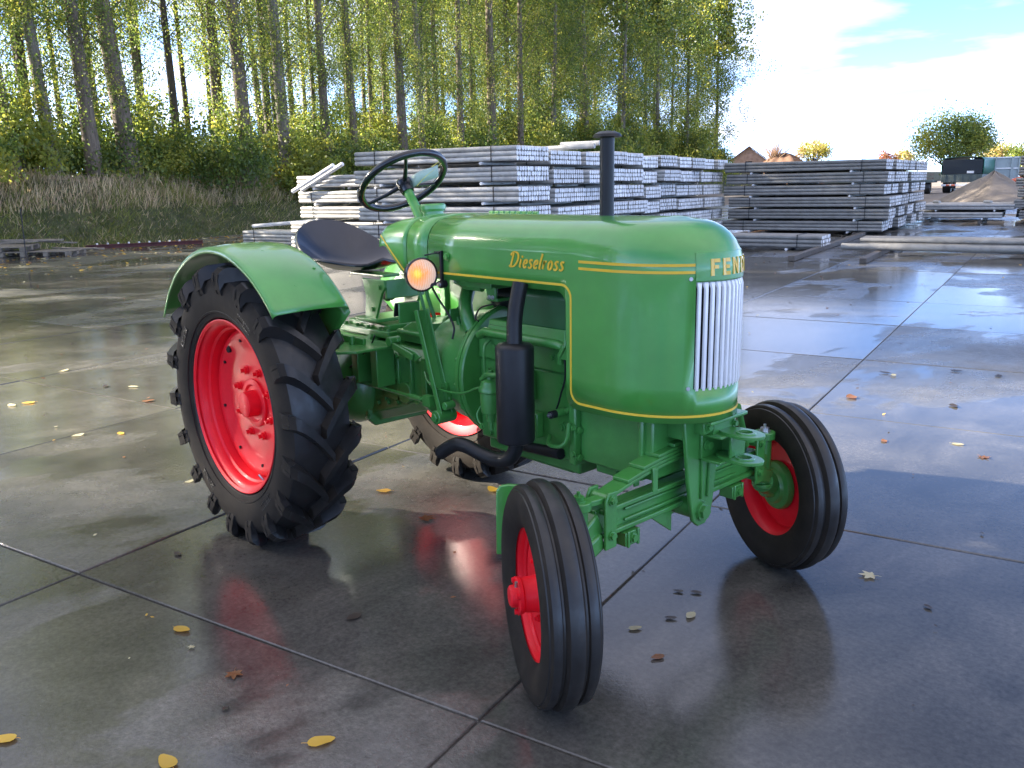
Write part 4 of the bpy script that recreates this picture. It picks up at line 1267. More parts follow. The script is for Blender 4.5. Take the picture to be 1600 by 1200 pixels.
def controls():
    # footplate beside the gearbox (both sides)
    for s in (-1, 1):
        e_ = .50 if s < 0 else .385
        mb = MB(); mb.prism([(.00, .20), (.43, .20), (.43, e_ - .08), (.36, e_), (.00, e_)], (0, 0, .885), (1, 0, 0), (0, s, 0), .012)
        for x in (.06, .16, .26): mb.cyl((x, s * .33, .89), (x, s * .33, .93), .014, 12)
        mb.box((.16, s * .30, .905), (.32, .018, .03))
        mb.build('footplate', GC, T, bevel=.003)
        for bx in (.20, .36):
            mb = MB(); mb.box((bx, s * .235, .79), (.05, .10, .19)); mb.build('plate_bracket', GC, T, bevel=.004)
    # pedals with rubber edged plates on long double levers
    for s, y in ((-1, -.275), (1, .275)):
        p = empty('pedal', (0, 0, 0), T)
        a_, b_ = Vector((.715, y, 1.085)), Vector((.858, y, .655)); fw = Vector((.012, 0, .004))
        mb = MB(); mb.bar(a_, b_, .058, .006, (1, 0, 0)); mb.bar(a_ + fw + Vector((0, -.028, 0)), b_ + fw + Vector((0, -.028, 0)), .006, .028, (1, 0, 0)); mb.bar(a_ + fw + Vector((0, .028, 0)), b_ + fw + Vector((0, .028, 0)), .006, .028, (1, 0, 0))
        mb.cyl((.855, y + .05, .650), (.855, y - .045, .650), .030, 20); mb.cyl((.855, y - .045, .650), (.855, y - .055, .650), .018, 16)
        mb.cyl((.885, y + .03, .70), (.885, y - .02, .70), .018, 14)
        mb.build('pedal_lever', GC, p, bevel=.003)
        rot = Matrix.Rotation(math.radians(28), 3, 'Y')
        mb = MB(); mb.box((.655, y - .01, 1.072), (.085, .11, .010), rot @ Matrix.Rotation(math.radians(62), 3, 'Y')); mb.build('pedal_plate', GC, p, bevel=.004)
        mb = MB(); mb.box((.628, y - .01, 1.085), (.008, .115, .06), Matrix.Rotation(math.radians(12), 3, 'Y')); mb.build('pedal_rubber', M['black'], p, bevel=.003)
    mb = MB(); mb.bar((.80, -.10, 1.06), (.80, -.18, 1.06), .008, .055); mb.bar((.80, -.14, 1.05), (.86, -.14, .90), .014, .02); mb.build('brake_pedal', GC, T, bevel=.003)
    # rods
    mb = MB(); mb.cyl((.10, -.245, .685), (.76, -.295, .705), .0075, 10); mb.cyl((.62, -.285, .70), (.73, -.293, .704), .012, 10); mb.box((.775, -.29, .705), (.05, .03, .045)); mb.build('brake_rod', GC, T)
    mb = MB(); mb.tube(smooth_path([(.02, -.24, .70), (.12, -.25, .76), (.28, -.25, .87), (.33, -.25, .93)]), .004, 8); mb.build('release_cable', M['black'], T)
    # gear lever, hand brake, quadrant
    mb = MB(); mb.tube([(.40, .05, .97), (.36, .04, 1.08), (.30, .06, 1.20)], .010, 10); mb.build('gear_lever', GC, T)
    mb = MB(); mb.lathe([(-.02, .006), (-.012, .018), (.006, .022), (.02, .014), (.024, .001)], (.295, .061, 1.212), (-.4, .1, 1), 16); mb.build('lever_knob', M['black_gloss'], T)
    mb = MB(); mb.tube([(.47, -.05, .98), (.44, -.06, 1.10), (.40, -.07, 1.24)], .008, 10); mb.build('hand_lever', GC, T)
    mb = MB(); mb.lathe([(-.03, .014), (-.025, .032), (0, .040), (.02, .034), (.026, .001)], (.02, .05, 1.07), (-1, 0, .05), 20); mb.build('drawbar_knob', M['black'], T)
    mb = MB(); mb.cyl((.02, .05, 1.07), (.09, .05, 1.07), .012, 10); mb.build('drawbar_pin', GC, T)
    # lift linkage and quadrant by the gearbox
    mb = MB(); mb.bar((.43, -.205, .90), (.50, -.235, .93), .02, .02); mb.bar((.47, -.25, .90), (.62, -.25, .865), .012, .03); mb.prism([(.48, .91), (.62, .89), (.66, .87), (.62, .845), (.50, .855)], (0, -.235, 0), (1, 0, 0), (0, 0, 1), .014); mb.cyl((.45, -.20, .915), (.45, -.26, .915), .022, 14)
    mb.build('link_arm', GC, T, bevel=.003)
    mb = MB(); mb.cyl((.65, -.05, .96), (.78, -.10, 1.07), .024, 14); mb.lathe([(-.02, .02), (-.012, .055), (.012, .055), (.02, .02)], (.62, -.02, .975), (1, 0, .3), 20); mb.build('starter_drive', GC, T)
controls()

def front_axle():
    # leaf spring, longest leaf at the bottom
    sp = empty('leaf_spring', (0, 0, 0), T)
    n = 5
    x = 1.885
    for k in range(n):
        Lh = .43 - .082 * k
        rows = []
        mb = MB()
        K = 16
        for i in range(K + 1):
            y = -Lh + 2 * Lh * i / K
            z = .600 + .052 * (1 - (y / .43) ** 2) + k * .0128
            rows.append([Vector((x - .034, y, z)), Vector((x + .034, y, z)), Vector((x + .034, y, z + .0115)), Vector((x - .034, y, z + .0115))])
        mb.grid(rows, closed=True); mb.f.append((0, 1, 2, 3)); e = K * 4; mb.f.append((e + 3, e + 2, e + 1, e))
        mb.build('spring_leaf', GC, sp, bevel=.002, angle=25)
    mb = MB()
    for s in (-1, 1):
        mb.cyl((x - .034, s * .440, .600), (x + .034, s * .440, .600), .019, 20)
    mb.build('spring_eye', GC, sp)
    for s in (-1, 1):
        mb = MB(); mb.box((x, s * .215, .652), (.082, .026, .008)); mb.box((x + .040, s * .215, .612), (.008, .026, .082)); mb.box((x - .040, s * .215, .612), (.008, .026, .082)); mb.build('spring_clip', GC, sp, bevel=.002)
    mb = MB(); mb.box((x - .005, 0, .735), (.10, .15, .025)); mb.box((x - .02, 0, .76), (.08, .12, .05)); mb.build('spring_saddle', GC, sp, bevel=.004)
    # channel section axle beam
    mb = MB()
    y0, y1 = -.470, .470
    for a, b, z0, z1, xx, th in ((y0, y1, .462, .560, 1.862, .045),):
        mb.box((xx, 0, (z0 + z1) / 2), (th, y1 - y0, z1 - z0))
    mb.box((1.893, 0, .552), (.020, .90, .018)); mb.box((1.893, 0, .470), (.020, .90, .018))
    mb.box((1.890, 0, .530), (.008, .66, .012)); mb.box((1.890, 0, .492), (.008, .66, .012))
    mb.build('axle_beam', GC, T, bevel=.004)
    for s in (-1, 1):
        mb = MB(); mb.prism([(s * .415, .435), (s * .470, .435), (s * .470, .600), (s * .455, .628), (s * .415, .628)], (1.925, 0, 0), (0, 1, 0), (0, 0, 1), .010)
        mb.prism([(s * .415, .435), (s * .470, .435), (s * .470, .600), (s * .455, .628), (s * .415, .628)], (1.845, 0, 0), (0, 1, 0), (0, 0, 1), .010)
        mb.build('axle_end_plate', GC, T, bevel=.003)
        mb = MB()
        for z in (.600, .480): mb.hexbolt((1.931, s * .44, z), (1, 0, 0), .013, .012)
        mb.cyl((1.93, s * .44, .600), (1.945, s * .44, .600), .007, 8)
        mb.build('axle_bolt', GC, T)
        mb = MB(); mb.box((1.885, s * .315, .432), (.06, .075, .050)); mb.box((1.917, s * .290, .432), (.008, .012, .058)); mb.box((1.917, s * .340, .432), (.008, .012, .058)); mb.build('axle_shoe', GC, T, bevel=.003)
        mb = MB(); mb.hexbolt((1.917, s * .315, .432), (1, 0, 0), .014, .012); mb.build('shoe_bolt', GC, T)
    # centre pivot: two tapered plates and a boss
    pl = [(-.118, .812), (.100, .812), (.085, .62), (.066, .47), (.052, .425), (.022, .398), (-.020, .398), (-.050, .425), (-.066, .49), (-.085, .58)]
    mb = MB(); mb.prism(pl, (1.958, 0.005, 0), (0, 1, 0), (0, 0, 1), .016)
    mb.bar((1.970, -.012, .78), (1.970, -.006, .50), .012, .010, (1, 0, 0))
    mb.bar((1.970, .045, .78), (1.970, .030, .50), .012, .010, (1, 0, 0))
    mb.box((1.905, 0, .77), (.10, .20, .08))
    mb.build('pivot_plate', GC, T, bevel=.004)
    mb = MB(); mb.prism(pl, (1.822, 0.005, 0), (0, 1, 0), (0, 0, 1), .016); mb.build('pivot_plate', GC, T, bevel=.004)
    mb = MB(); mb.cyl((1.81, 0.005, .452), (1.972, 0.005, .452), .036, 24); mb.hexbolt((1.972, 0.005, .452), (1, 0, 0), .026, .016); mb.build('pivot_pin', GC, T)
    mb = MB(); mb.prism([(-.19, .46), (-.07, .46), (-.07, .375)], (1.885, 0, 0), (0, 1, 0), (0, 0, 1), .012); mb.build('axle_gusset', GC, T, bevel=.002)
    # upper bracket under the nose
    mb = MB(); mb.box((1.985, .055, .765), (.06, .13, .055)); mb.box((1.98, -.03, .775), (.05, .05, .05)); mb.box((2.0, .04, .800), (.09, .22, .014)); mb.build('nose_bracket', GC, T, bevel=.004)
    mb = MB(); mb.hexbolt((2.006, -.03, .775), (1, 0, 0), .013, .012); mb.hexbolt((2.016, .11, .765), (1, 0, 0), .010, .012); mb.build('bracket_bolt', GC, T)
    # towing clevis
    t = empty('tow_clevis', (0, 0, 0), T)
    mb = MB(); mb.box((2.005, .04, .742), (.10, .13, .010)); mb.box((2.005, .04, .652), (.10, .13, .010)); mb.box((1.972, .04, .697), (.012, .13, .10)); mb.box((2.06, .065, .697), (.012, .085, .10)); mb.box((2.01, .105, .697), (.10, .012, .10))
    mb.build('clevis_body', GC, t, bevel=.003)
    mb = MB(); mb.hexbolt((1.98, .005, .70), (1, 0, 0), .016, .016); mb.build('clevis_bolt', GC, t)
    for z in (.744, .654):
        mb = MB(); K = 28
        cx, cy = 2.095, .055
        out, inn = [], []
        for k in range(K):
            a = 2 * PI * k / K
            rx, ry = (.072, .054)
            px, py = cx + rx * math.cos(a) * (1.5 if math.cos(a) < 0 else 1), cy + ry * math.sin(a)
            out.append((px, py)); inn.append((cx + .004 + .024 * math.cos(a), cy + .022 * math.sin(a)))
        rows = [[Vector((p[0], p[1], z + h)) for p in q] for q, h in ((inn, 0), (out, 0), (out, .012), (inn, .012))]
        rows.append(rows[0])
        mb.grid(rows, closed=True); mb.build('eye_plate', GC, t, bevel=.002)
        mb = MB(); ring_ = [[Vector((cx + .004 + r * math.cos(2 * PI * k / K), cy + r * .92 * math.sin(2 * PI * k / K), z + h)) for k in range(K)] for r, h in ((.024, .012), (.024, .016), (.034, .016), (.036, .012))]
        mb.grid(ring_, closed=True); mb.build('eye_ring', GC, t)
    # knuckles
    for s in (-1, 1):
        c, delta, W = FRONT[s]
        k = Vector((1.880, s * .545, 0))
        kn = empty('steering_knuckle', (0, 0, 0), T)
        mb = MB()
        mb.cyl((k.x, k.y, .40), (k.x, k.y, .585), .030, 20); mb.cyl((k.x, k.y, .585), (k.x, k.y, .615), .042, 20); mb.cyl((k.x, k.y, .40), (k.x, k.y, .385), .040, 20)
        mb.build('king_pin', GC, kn, bevel=.003)
        mb = MB(); mb.bar((k.x - .005, s * .46, .525), (k.x, s * .55, .475), .055, .075); mb.bar((k.x, s * .46, .465), (k.x, s * .56, .425), .07, .06); mb.build('axle_fork', GC, kn, bevel=.008)
        mb = MB(); mb.tube([(k.x, k.y, .405), tuple(W(0, -.05, .01))], [.045, .050], 18); mb.build('stub_axle', GC, kn)
        e = Vector((k.x - .17, k.y - s * .05, .46))
        for a_, b_, w_ in (((k.x, k.y, .60), (k.x + .02, k.y - s * .13, .60), .04), ((k.x, k.y, .45), e, .035)):
            mb = MB(); mb.bar(a_, b_, w_, .021); mb.build('steering_arm', GC, kn, bevel=.004)
        mb = MB(); mb.hexbolt((k.x, k.y, .615), (0, 0, 1), .018, .016); mb.cyl((k.x, k.y, .63), (k.x, k.y, .645), .006, 8); mb.build('king_pin_nut', GC if s < 0 else M['steel'], kn)
    mb = MB(); mb.cyl((1.71, -.50, .46), (1.71, .50, .46), .014, 12); mb.build('track_rod', GC, T)
    mb = MB(); mb.cyl((1.90, .38, .60), (1.97, .20, .80), .013, 12); mb.build('drag_link', GC, T)
    # upright guard plate behind the near front wheel
    q = Vector((.676, .737, 0))
    poly = [(0, -.13), (.16, -.13), (.16, .13), (.05, .14), (.018, .135), (.004, .115)]
    mb = MB(); mb.prism(poly, Vector((1.425, -.497, .405)), q, (0, 0, 1), .018)
    mb.build('belt_guard', G, T, bevel=.005)
    mb = MB(); mb.bar((1.545, -.37, .40), (1.83, -.38, .48), .05, .03); mb.build('guard_arm', GC, T, bevel=.004)
front_axle()
for o in list(bpy.data.objects):
    if o.name.split('.')[0] in ('gearbox_bolt', 'engine_bolt', 'bell_boss', 'sidewall_marking', 'frame_bolt', 'fender_bolt', 'screw', 'spring_eye', 'gearbox_rib', 'bonnet_hinge', 'bracket_bolt', 'seat_bolt', 'axle_bolt', 'shoe_bolt'): o['kind'] = 'stuff'

def paper_tag():
    c, ax, a, b, R = SW
    t = empty('paper_tag', (0.42, 0.13, 1.60))
    tag(t, 'pale green paper tag tied with yellow twine to the steering wheel rim', 'tag')
    base = Vector(t.location)
    top = c + (a * math.cos(2.05) + b * math.sin(2.05)) * R + ax * .03
    # hangs over the rim, card lies inside the wheel
    right = Vector((.676, .737, 0))
    up = Vector((.10, -.10, .99)).normalized()
    o = c + right * .095 + Vector((0, 0, .045))
    P = []
    K = 6
    rows = []
    for i in range(K + 1):
        u_ = i / K
        rows.append([o + right * (-.060 + .125 * u_) + Vector((0, 0, -.045 + .055 * u_ + .005 * math.sin(u_ * 5))) + up * (.055 * v_ - .02) - base for v_ in (0, .5, 1)])
    mb = MB(); mb.grid(rows); mb.build('tag_card', M['paper'], t, solid=.0008, angle=60)
    e = o + right * .063 + Vector((0, 0, .03)) - base
    mb = MB(); mb.tube(smooth_path([e + Vector((-.02, -.02, .0)), e + right * .012 + Vector((0, 0, .025)), e + right * .02 + Vector((0, 0, .02)), e + Vector((.0, -.004, -.002)), e - right * .06 + Vector((0, 0, -.045)), e - right * .10 + Vector((0, 0, -.085))]), .0017, 6)
    mb.build('twine', M['twine'], t)
paper_tag()

# ================================================================== VEGETATION
def leaf_object(name, centers, size, mats, mat_idx, parent=None, elong=0.55, droop=0.35, seed=0, loc=None):
    """one mesh of diamond-shaped leaves"""
    r = np.random.default_rng(seed)
    n = len(centers)
    d = r.normal(size=(n, 3)); d[:, 2] -= droop
    d /= np.linalg.norm(d, axis=1)[:, None]
    e = r.normal(size=(n, 3)); e -= d * (e * d).sum(1)[:, None]
    e /= np.linalg.norm(e, axis=1)[:, None]
    s = np.asarray(size).reshape(-1, 1) * np.ones((n, 1))
    a = centers - d * s * 0.5; b = centers + e * s * elong * 0.5; c = centers + d * s * 0.5; f = centers - e * s * elong * 0.5
    return quads(name, np.stack([a, b, c, f], 1), mats, mat_idx, parent, loc)

def quad_mesh(name, q, mats, mat_idx):
    n = len(q)
    me = bpy.data.meshes.new(name)
    me.vertices.add(n * 4); me.vertices.foreach_set('co', q.reshape(-1).astype(np.float32))
    me.loops.add(n * 4); me.loops.foreach_set('vertex_index', np.arange(n * 4, dtype=np.int32))
    me.polygons.add(n); me.polygons.foreach_set('loop_start', np.arange(0, n * 4, 4, dtype=np.int32))
    for k in mats: me.materials.append(M[k])
    me.polygons.foreach_set('material_index', np.asarray(mat_idx, dtype=np.int32))
    me.update(calc_edges=True); me.validate()
    return me
def quads(name, q, mats, mat_idx, parent=None, loc=None):
    return link(name, quad_mesh(name, q, mats, mat_idx), parent, loc)

def poplar(seed, H=21.0, r0=0.30, low=4.0, n_leaf=9000, spread=2.3, leaf=0.115, skirt=0.12, bark='bark', yellow=0.16):
    """returns (trunk mesh, crown mesh): a tall poplar, foot at the origin"""
    r = np.random.default_rng(seed)
    mb = MB()
    sway = r.normal(size=2) * 0.25
    tp = lambda z: Vector((sway[0] * math.sin(z / H * 2.2) * z / H, sway[1] * math.sin(z / H * 1.7) * z / H, z))
    zs = [-0.3, 0.0, 0.3, 0.8, 2, 4, 7, 10, 13, 16, 19, H]
    mb.tube([tp(z) for z in zs], [r0 * (1.5 if z < 0.1 else 1.22 if z < 0.5 else 1.06 if z < 1 else (1 - 0.86 * (z / H) ** 0.9)) for z in zs], 12)
    cl, tone, csz = [], [], []
    nb = 46
    for k in range(nb):
        h = low * 0.75 + (H - 1.0 - low * 0.75) * (k + r.random()) / nb
        az = r.random() * 2 * PI
        up = 0.75 + 0.5 * r.random()
        prof = math.sin(min(1, (h - low * 0.5) / (H - low)) ** 0.8 * PI * 0.88 + 0.25)
        L = spread * (0.45 + 0.75 * r.random()) * max(0.3, prof)
        p0 = tp(h); dr = Vector((math.cos(az), math.sin(az), up)).normalized()
        p1 = p0 + dr * L * 0.55 + Vector((0, 0, 0.05 * L)); p2 = p0 + dr * L + Vector((math.cos(az) * L * 0.12, math.sin(az) * L * 0.12, 0.12 * L))
        rb = max(0.014, 0.16 * r0 * (1.15 - h / H))
        mb.tube([p0, p1, p2], [rb, rb * 0.65, rb * 0.25], 5, cap=False)
        for q in range(int(4 + 3 * L)):
            t = 0.22 + 0.85 * r.random()
            c = p0.lerp(p2, t) + Vector(r.normal(size=3) * (0.20 + 0.16 * L * t))
            cl.append(c); tone.append(r.random()); csz.append(0.26 + 0.26 * r.random())
            if r.random() < 0.35:
                mb.tube([p0.lerp(p2, t * 0.8), c], [0.008, 0.004], 3, cap=False)
    # thin hanging sprays low on the stem
    for k in range(int(26 * skirt / 0.12)):
        h = low * 0.35 + r.random() * low * 0.95; az = r.random() * 2 * PI; L = 0.4 + 1.3 * r.random()
        p0 = tp(h); c = p0 + Vector((math.cos(az) * L, math.sin(az) * L, 0.35 * L))
        mb.tube([p0, c], [0.012, 0.005], 3, cap=False)
        for t in (0.55, 0.8, 1.0):
            cl.append(p0.lerp(c, t) + Vector(r.normal(size=3) * 0.1)); tone.append(r.random()); csz.append(0.2 + 0.12 * r.random())
    tm = mb.mesh('trunk', M[bark], angle=60, fix=False)
    C = np.array([tuple(c) for c in cl]); tone = np.array(tone); csz = np.array(csz)
    wgt = np.where(C[:, 2] > 11, 0.55, 1.0); wgt /= wgt.sum()
    i = r.choice(len(C), n_leaf, p=wgt)
    off = r.normal(size=(n_leaf, 3)) * csz[i][:, None] * np.array([0.8, 0.8, 1.05])
    P = C[i] + off
    sz = leaf * (0.75 + 0.5 * r.random(n_leaf)) * np.where(P[:, 2] > 11, 1.75, 1.0)
    t = tone[i] + r.normal(size=n_leaf) * 0.16
    idx = np.where(t < 0.36, 0, np.where(t < 0.70, 1, np.where(t < 1 - yellow * 0.6, 2, 3)))
    d = r.normal(size=(n_leaf, 3)); d[:, 2] -= 0.6; d /= np.linalg.norm(d, axis=1)[:, None]
    e = r.normal(size=(n_leaf, 3)); e -= d * (e * d).sum(1)[:, None]; e /= np.linalg.norm(e, axis=1)[:, None]
    s = sz[:, None]
    q = np.stack([P - d * s * .5, P + e * s * .36, P + d * s * .5, P - e * s * .36], 1)
    cm = quad_mesh('crown', q, ('leaf_dark', 'leaf_mid', 'leaf_light', 'leaf_yellow'), idx)
    return tm, cm

def build_wood():
    near = [poplar(100 + k, 21 + k, 0.30, 5.4, 14500, 2.3, 0.082, 0.14, ('bark', 'bark_pale', 'bark')[k % 3], 0.05) for k in range(4)]
    thin = [poplar(200 + k, 20, 0.19, 7.0, 4600, 1.8, 0.11, 0.06, ('bark', 'bark_dark')[k % 2], 0.12) for k in range(4)]
    full = [poplar(300 + k, 19 + k, 0.22, 2.4, 22000, 3.2, 0.125, 0.30, 'bark_pale', 0.22) for k in range(3)]
    last = poplar(333, 17.5, 0.22, 1.6, 27000, 4.9, 0.145, 0.30, 'bark', 0.22)
    r = random.Random(21)
    def plant(meshes, v, w, label, group=None, sc=1.0, girth=1.0, rz=None, sink=0.1):
        z = float(ground_z(v, w)) - sink
        t = empty('poplar_tree', vw(v, w, z))
        t.rotation_euler = (r.uniform(-.012, .012), r.uniform(-.012, .012), r.uniform(0, 6.28) if rz is None else rz)
        t.scale = (sc * girth, sc * girth, sc)
        tag(t, label, 'tree', group)
        if -27 < v and w < 20 and sc == 1.0 and group == 'poplars along the front of the wood':
            t.rotation_euler = (Matrix.Rotation(.035 + r.uniform(-.01, .015), 3, Vector((.737, -.676, 0)).normalized()) @ Matrix.Rotation(r.uniform(0, 6.28), 3, 'Z')).to_euler()
        a = link('trunk', meshes[0], t)
        c = link('crown', meshes[1], t)
        if girth != 1.0: c.scale = (1 / girth, 1 / girth, 1)
        return t
    # front row, measured one by one
    front = [
        (12.75, .62, 'dark slender poplar at the far left edge of the bank'),
        (14.30, .78, 'leaning thin poplar, second from the left along the front of the wood'),
        (15.55, .95, 'straight grey poplar just left of the thickest trunk'),
        (17.25, 1.22, 'thickest poplar trunk standing at the foot of the dry reeds'),
        (22.45, 1.12, 'stout grey poplar on the bank behind the tractor mudguard'),
        (25.0, 1.0, 'twin-looking brown poplar right of the bright yellow green bush'),
        (27.2, .8, 'mid thickness poplar at the left end of the post stack'),
        (29.6, .7, 'slim poplar behind the leaning posts'),
        (32.8, .98, 'pale straight poplar rising above the steering wheel'),
        (35.0, .72, 'slim poplar just right of the pale straight one'),
        (38.0, .74, 'one of two close dark poplars right of the steering wheel'),
        (41.8, 1.1, 'forked poplar behind the middle of the long post stack'),
        (44.5, .8, 'leafy poplar behind the raised posts on the stack'),
    ]
    for k, (w, g, lab) in enumerate(front):
        plant(near[k % 4], -26 - (0.4 if k % 2 else 0), w, lab, 'poplars along the front of the wood', 1.0, g)
    for k, (w, lab) in enumerate(((49, 'full leafy poplar left of the black air intake'), (54, 'yellow green poplar right of the black air intake'), (60, 'golden green poplar in the thick of the row end'), (67, 'broad yellowing poplar third from the end of the row'), (74, 'tall pale leafed poplar second from the end of the row'), (82, 'last airy poplar at the right end of the wood against the sky'))):
        plant(full[k % 3] if k < 5 else last, -26.2, w, lab, 'poplars along the front of the wood', 1.0, 1.0)
    deep = []
    for row, v in enumerate((-30, -34.5, -39.5, -45)):
        w = 9.0 + row * 1.3
        while w < 86:
            ms = thin[r.randrange(4)] if w < 46 else full[r.randrange(3)]
            deep.append((row, plant(ms, v + r.uniform(-.8, .8), w + r.uniform(-.8, .8), 'poplar', 'poplars deeper in the wood', r.uniform(.92, 1.06), r.uniform(.75, 1.25))))
            w += (3.3 + row * 0.3) * (1.0 if w < 46 else 1.8)
    # name each by its row and by the front tree it shows beside, going by the bearing from the tractor's front
    marks = ['the left edge', 'the leaning thin poplar', 'the straight grey poplar', 'the thickest trunk', 'the stout grey poplar', 'the twin-looking brown poplar', 'the left end of the stack', 'the leaning posts', 'the pale straight poplar', 'the slim poplar by the pale one', 'the two close dark poplars', 'the forked poplar', 'the raised posts', 'the poplar left of the air intake', 'the yellow green poplar', 'the golden green poplar', 'the broad yellowing poplar', 'the tall pale leafed poplar', 'the last airy poplar']
    fw = [f[0] for f in front] + [49, 54, 60, 67, 74, 82]
    bear = lambda v, w: math.atan2(v - CAM_VW[0], w - CAM_VW[1])
    fb = [bear(-26, w) for w in fw]
    cell = {}
    for row, t in deep:
        b = bear(*to_vw(t.location)); k = min(range(len(fb)), key=lambda q: abs(fb[q] - b))
        cell.setdefault((row, k), []).append((b, t))
    for (row, k), ts in cell.items():
        ts.sort(key=lambda q: q[0])
        for n, (b, t) in enumerate(ts):
            pos = '' if len(ts) == 1 else ('left of two, ' if n == 0 else 'right of two, ') if len(ts) == 2 else ('left, ', 'middle, ', 'right, ', 'outer right, ')[min(n, 3)]
            t['label'] = 'poplar in the %s row, %sbeside %s' % (('second', 'third', 'fourth', 'hindmost')[row], pos, marks[k])
    # wood goes on left of frame; first, unseen poplars added to shade the tractor
    for v in (-26.5, -30.5, -34.5):
        for dn in (3.15, 6.3):
            plant(full[r.randrange(3)], v, -7.1 - .334 * (-26 - v) * -1 * -1 - dn / .948, 'unseen poplar added beyond the left edge to shade the tractor', 'poplars beyond the left edge', 1.0, 1.0)
    for v, w0, st in ((-26, -30, 4.6), (-30, -28, 5.5), (-36, -29, 6)):
        w = w0
        while w < 9.5:
            ms = full[r.randrange(3)] if v > -32 else near[r.randrange(4)]
            vj, wj = v + r.uniform(-.7, .7), w + r.uniform(-.7, .7)
            if abs((wj + 7.1) - (-.334) * (-26 - vj)) * .948 < 2.85: w += st; continue  # gap kept in the rows to let sun in under the tractor
            plant(ms, vj, wj, 'unseen poplar added beyond the left edge to shade the tractor', 'poplars beyond the left edge', r.uniform(.95, 1.05), r.uniform(.8, 1.2))
            w += st
build_wood()

def bush_mesh(seed, R=1.5, H=2.4, n=5200, leaf=0.12, tones=(.25, .65, .92), mats=('leaf_dark', 'leaf_mid', 'leaf_light', 'leaf_yellow'), clumps=46):
    r = np.random.default_rng(seed)
    a = r.random(clumps) * 2 * PI; rr = np.sqrt(r.random(clumps)) * R; z = H * (0.12 + 0.88 * r.random(clumps)) * (1 - 0.55 * (rr / R) ** 2)
    C = np.stack([rr * np.cos(a), rr * np.sin(a), z], 1); tone = r.random(clumps)
    i = r.integers(0, clumps, n)
    P = C[i] + r.normal(size=(n, 3)) * (0.17 * R)
    P[:, 2] = np.abs(P[:, 2])
    t = tone[i] + r.normal(size=n) * .15
    idx = np.digitize(t, tones)
    d = r.normal(size=(n, 3)); d[:, 2] -= .3; d /= np.linalg.norm(d, axis=1)[:, None]
    e = r.normal(size=(n, 3)); e -= d * (e * d).sum(1)[:, None]; e /= np.linalg.norm(e, axis=1)[:, None]
    s = (leaf * (.7 + .6 * r.random(n)))[:, None]
    cm = quad_mesh('foliage', np.stack([P - d * s * .5, P + e * s * .34, P + d * s * .5, P - e * s * .34], 1), mats, idx)
    mb = MB()
    for k in range(9):
        c = Vector(C[r.integers(0, clumps)])
        mb.tube([(0.05 * math.cos(k), 0.05 * math.sin(k), -0.1), tuple(c * 0.5 + Vector((0, 0, .15))), tuple(c)], [.03, .018, .006], 5, cap=False)
    return mb.mesh('stem', M['bark_dark'], fix=False), cm

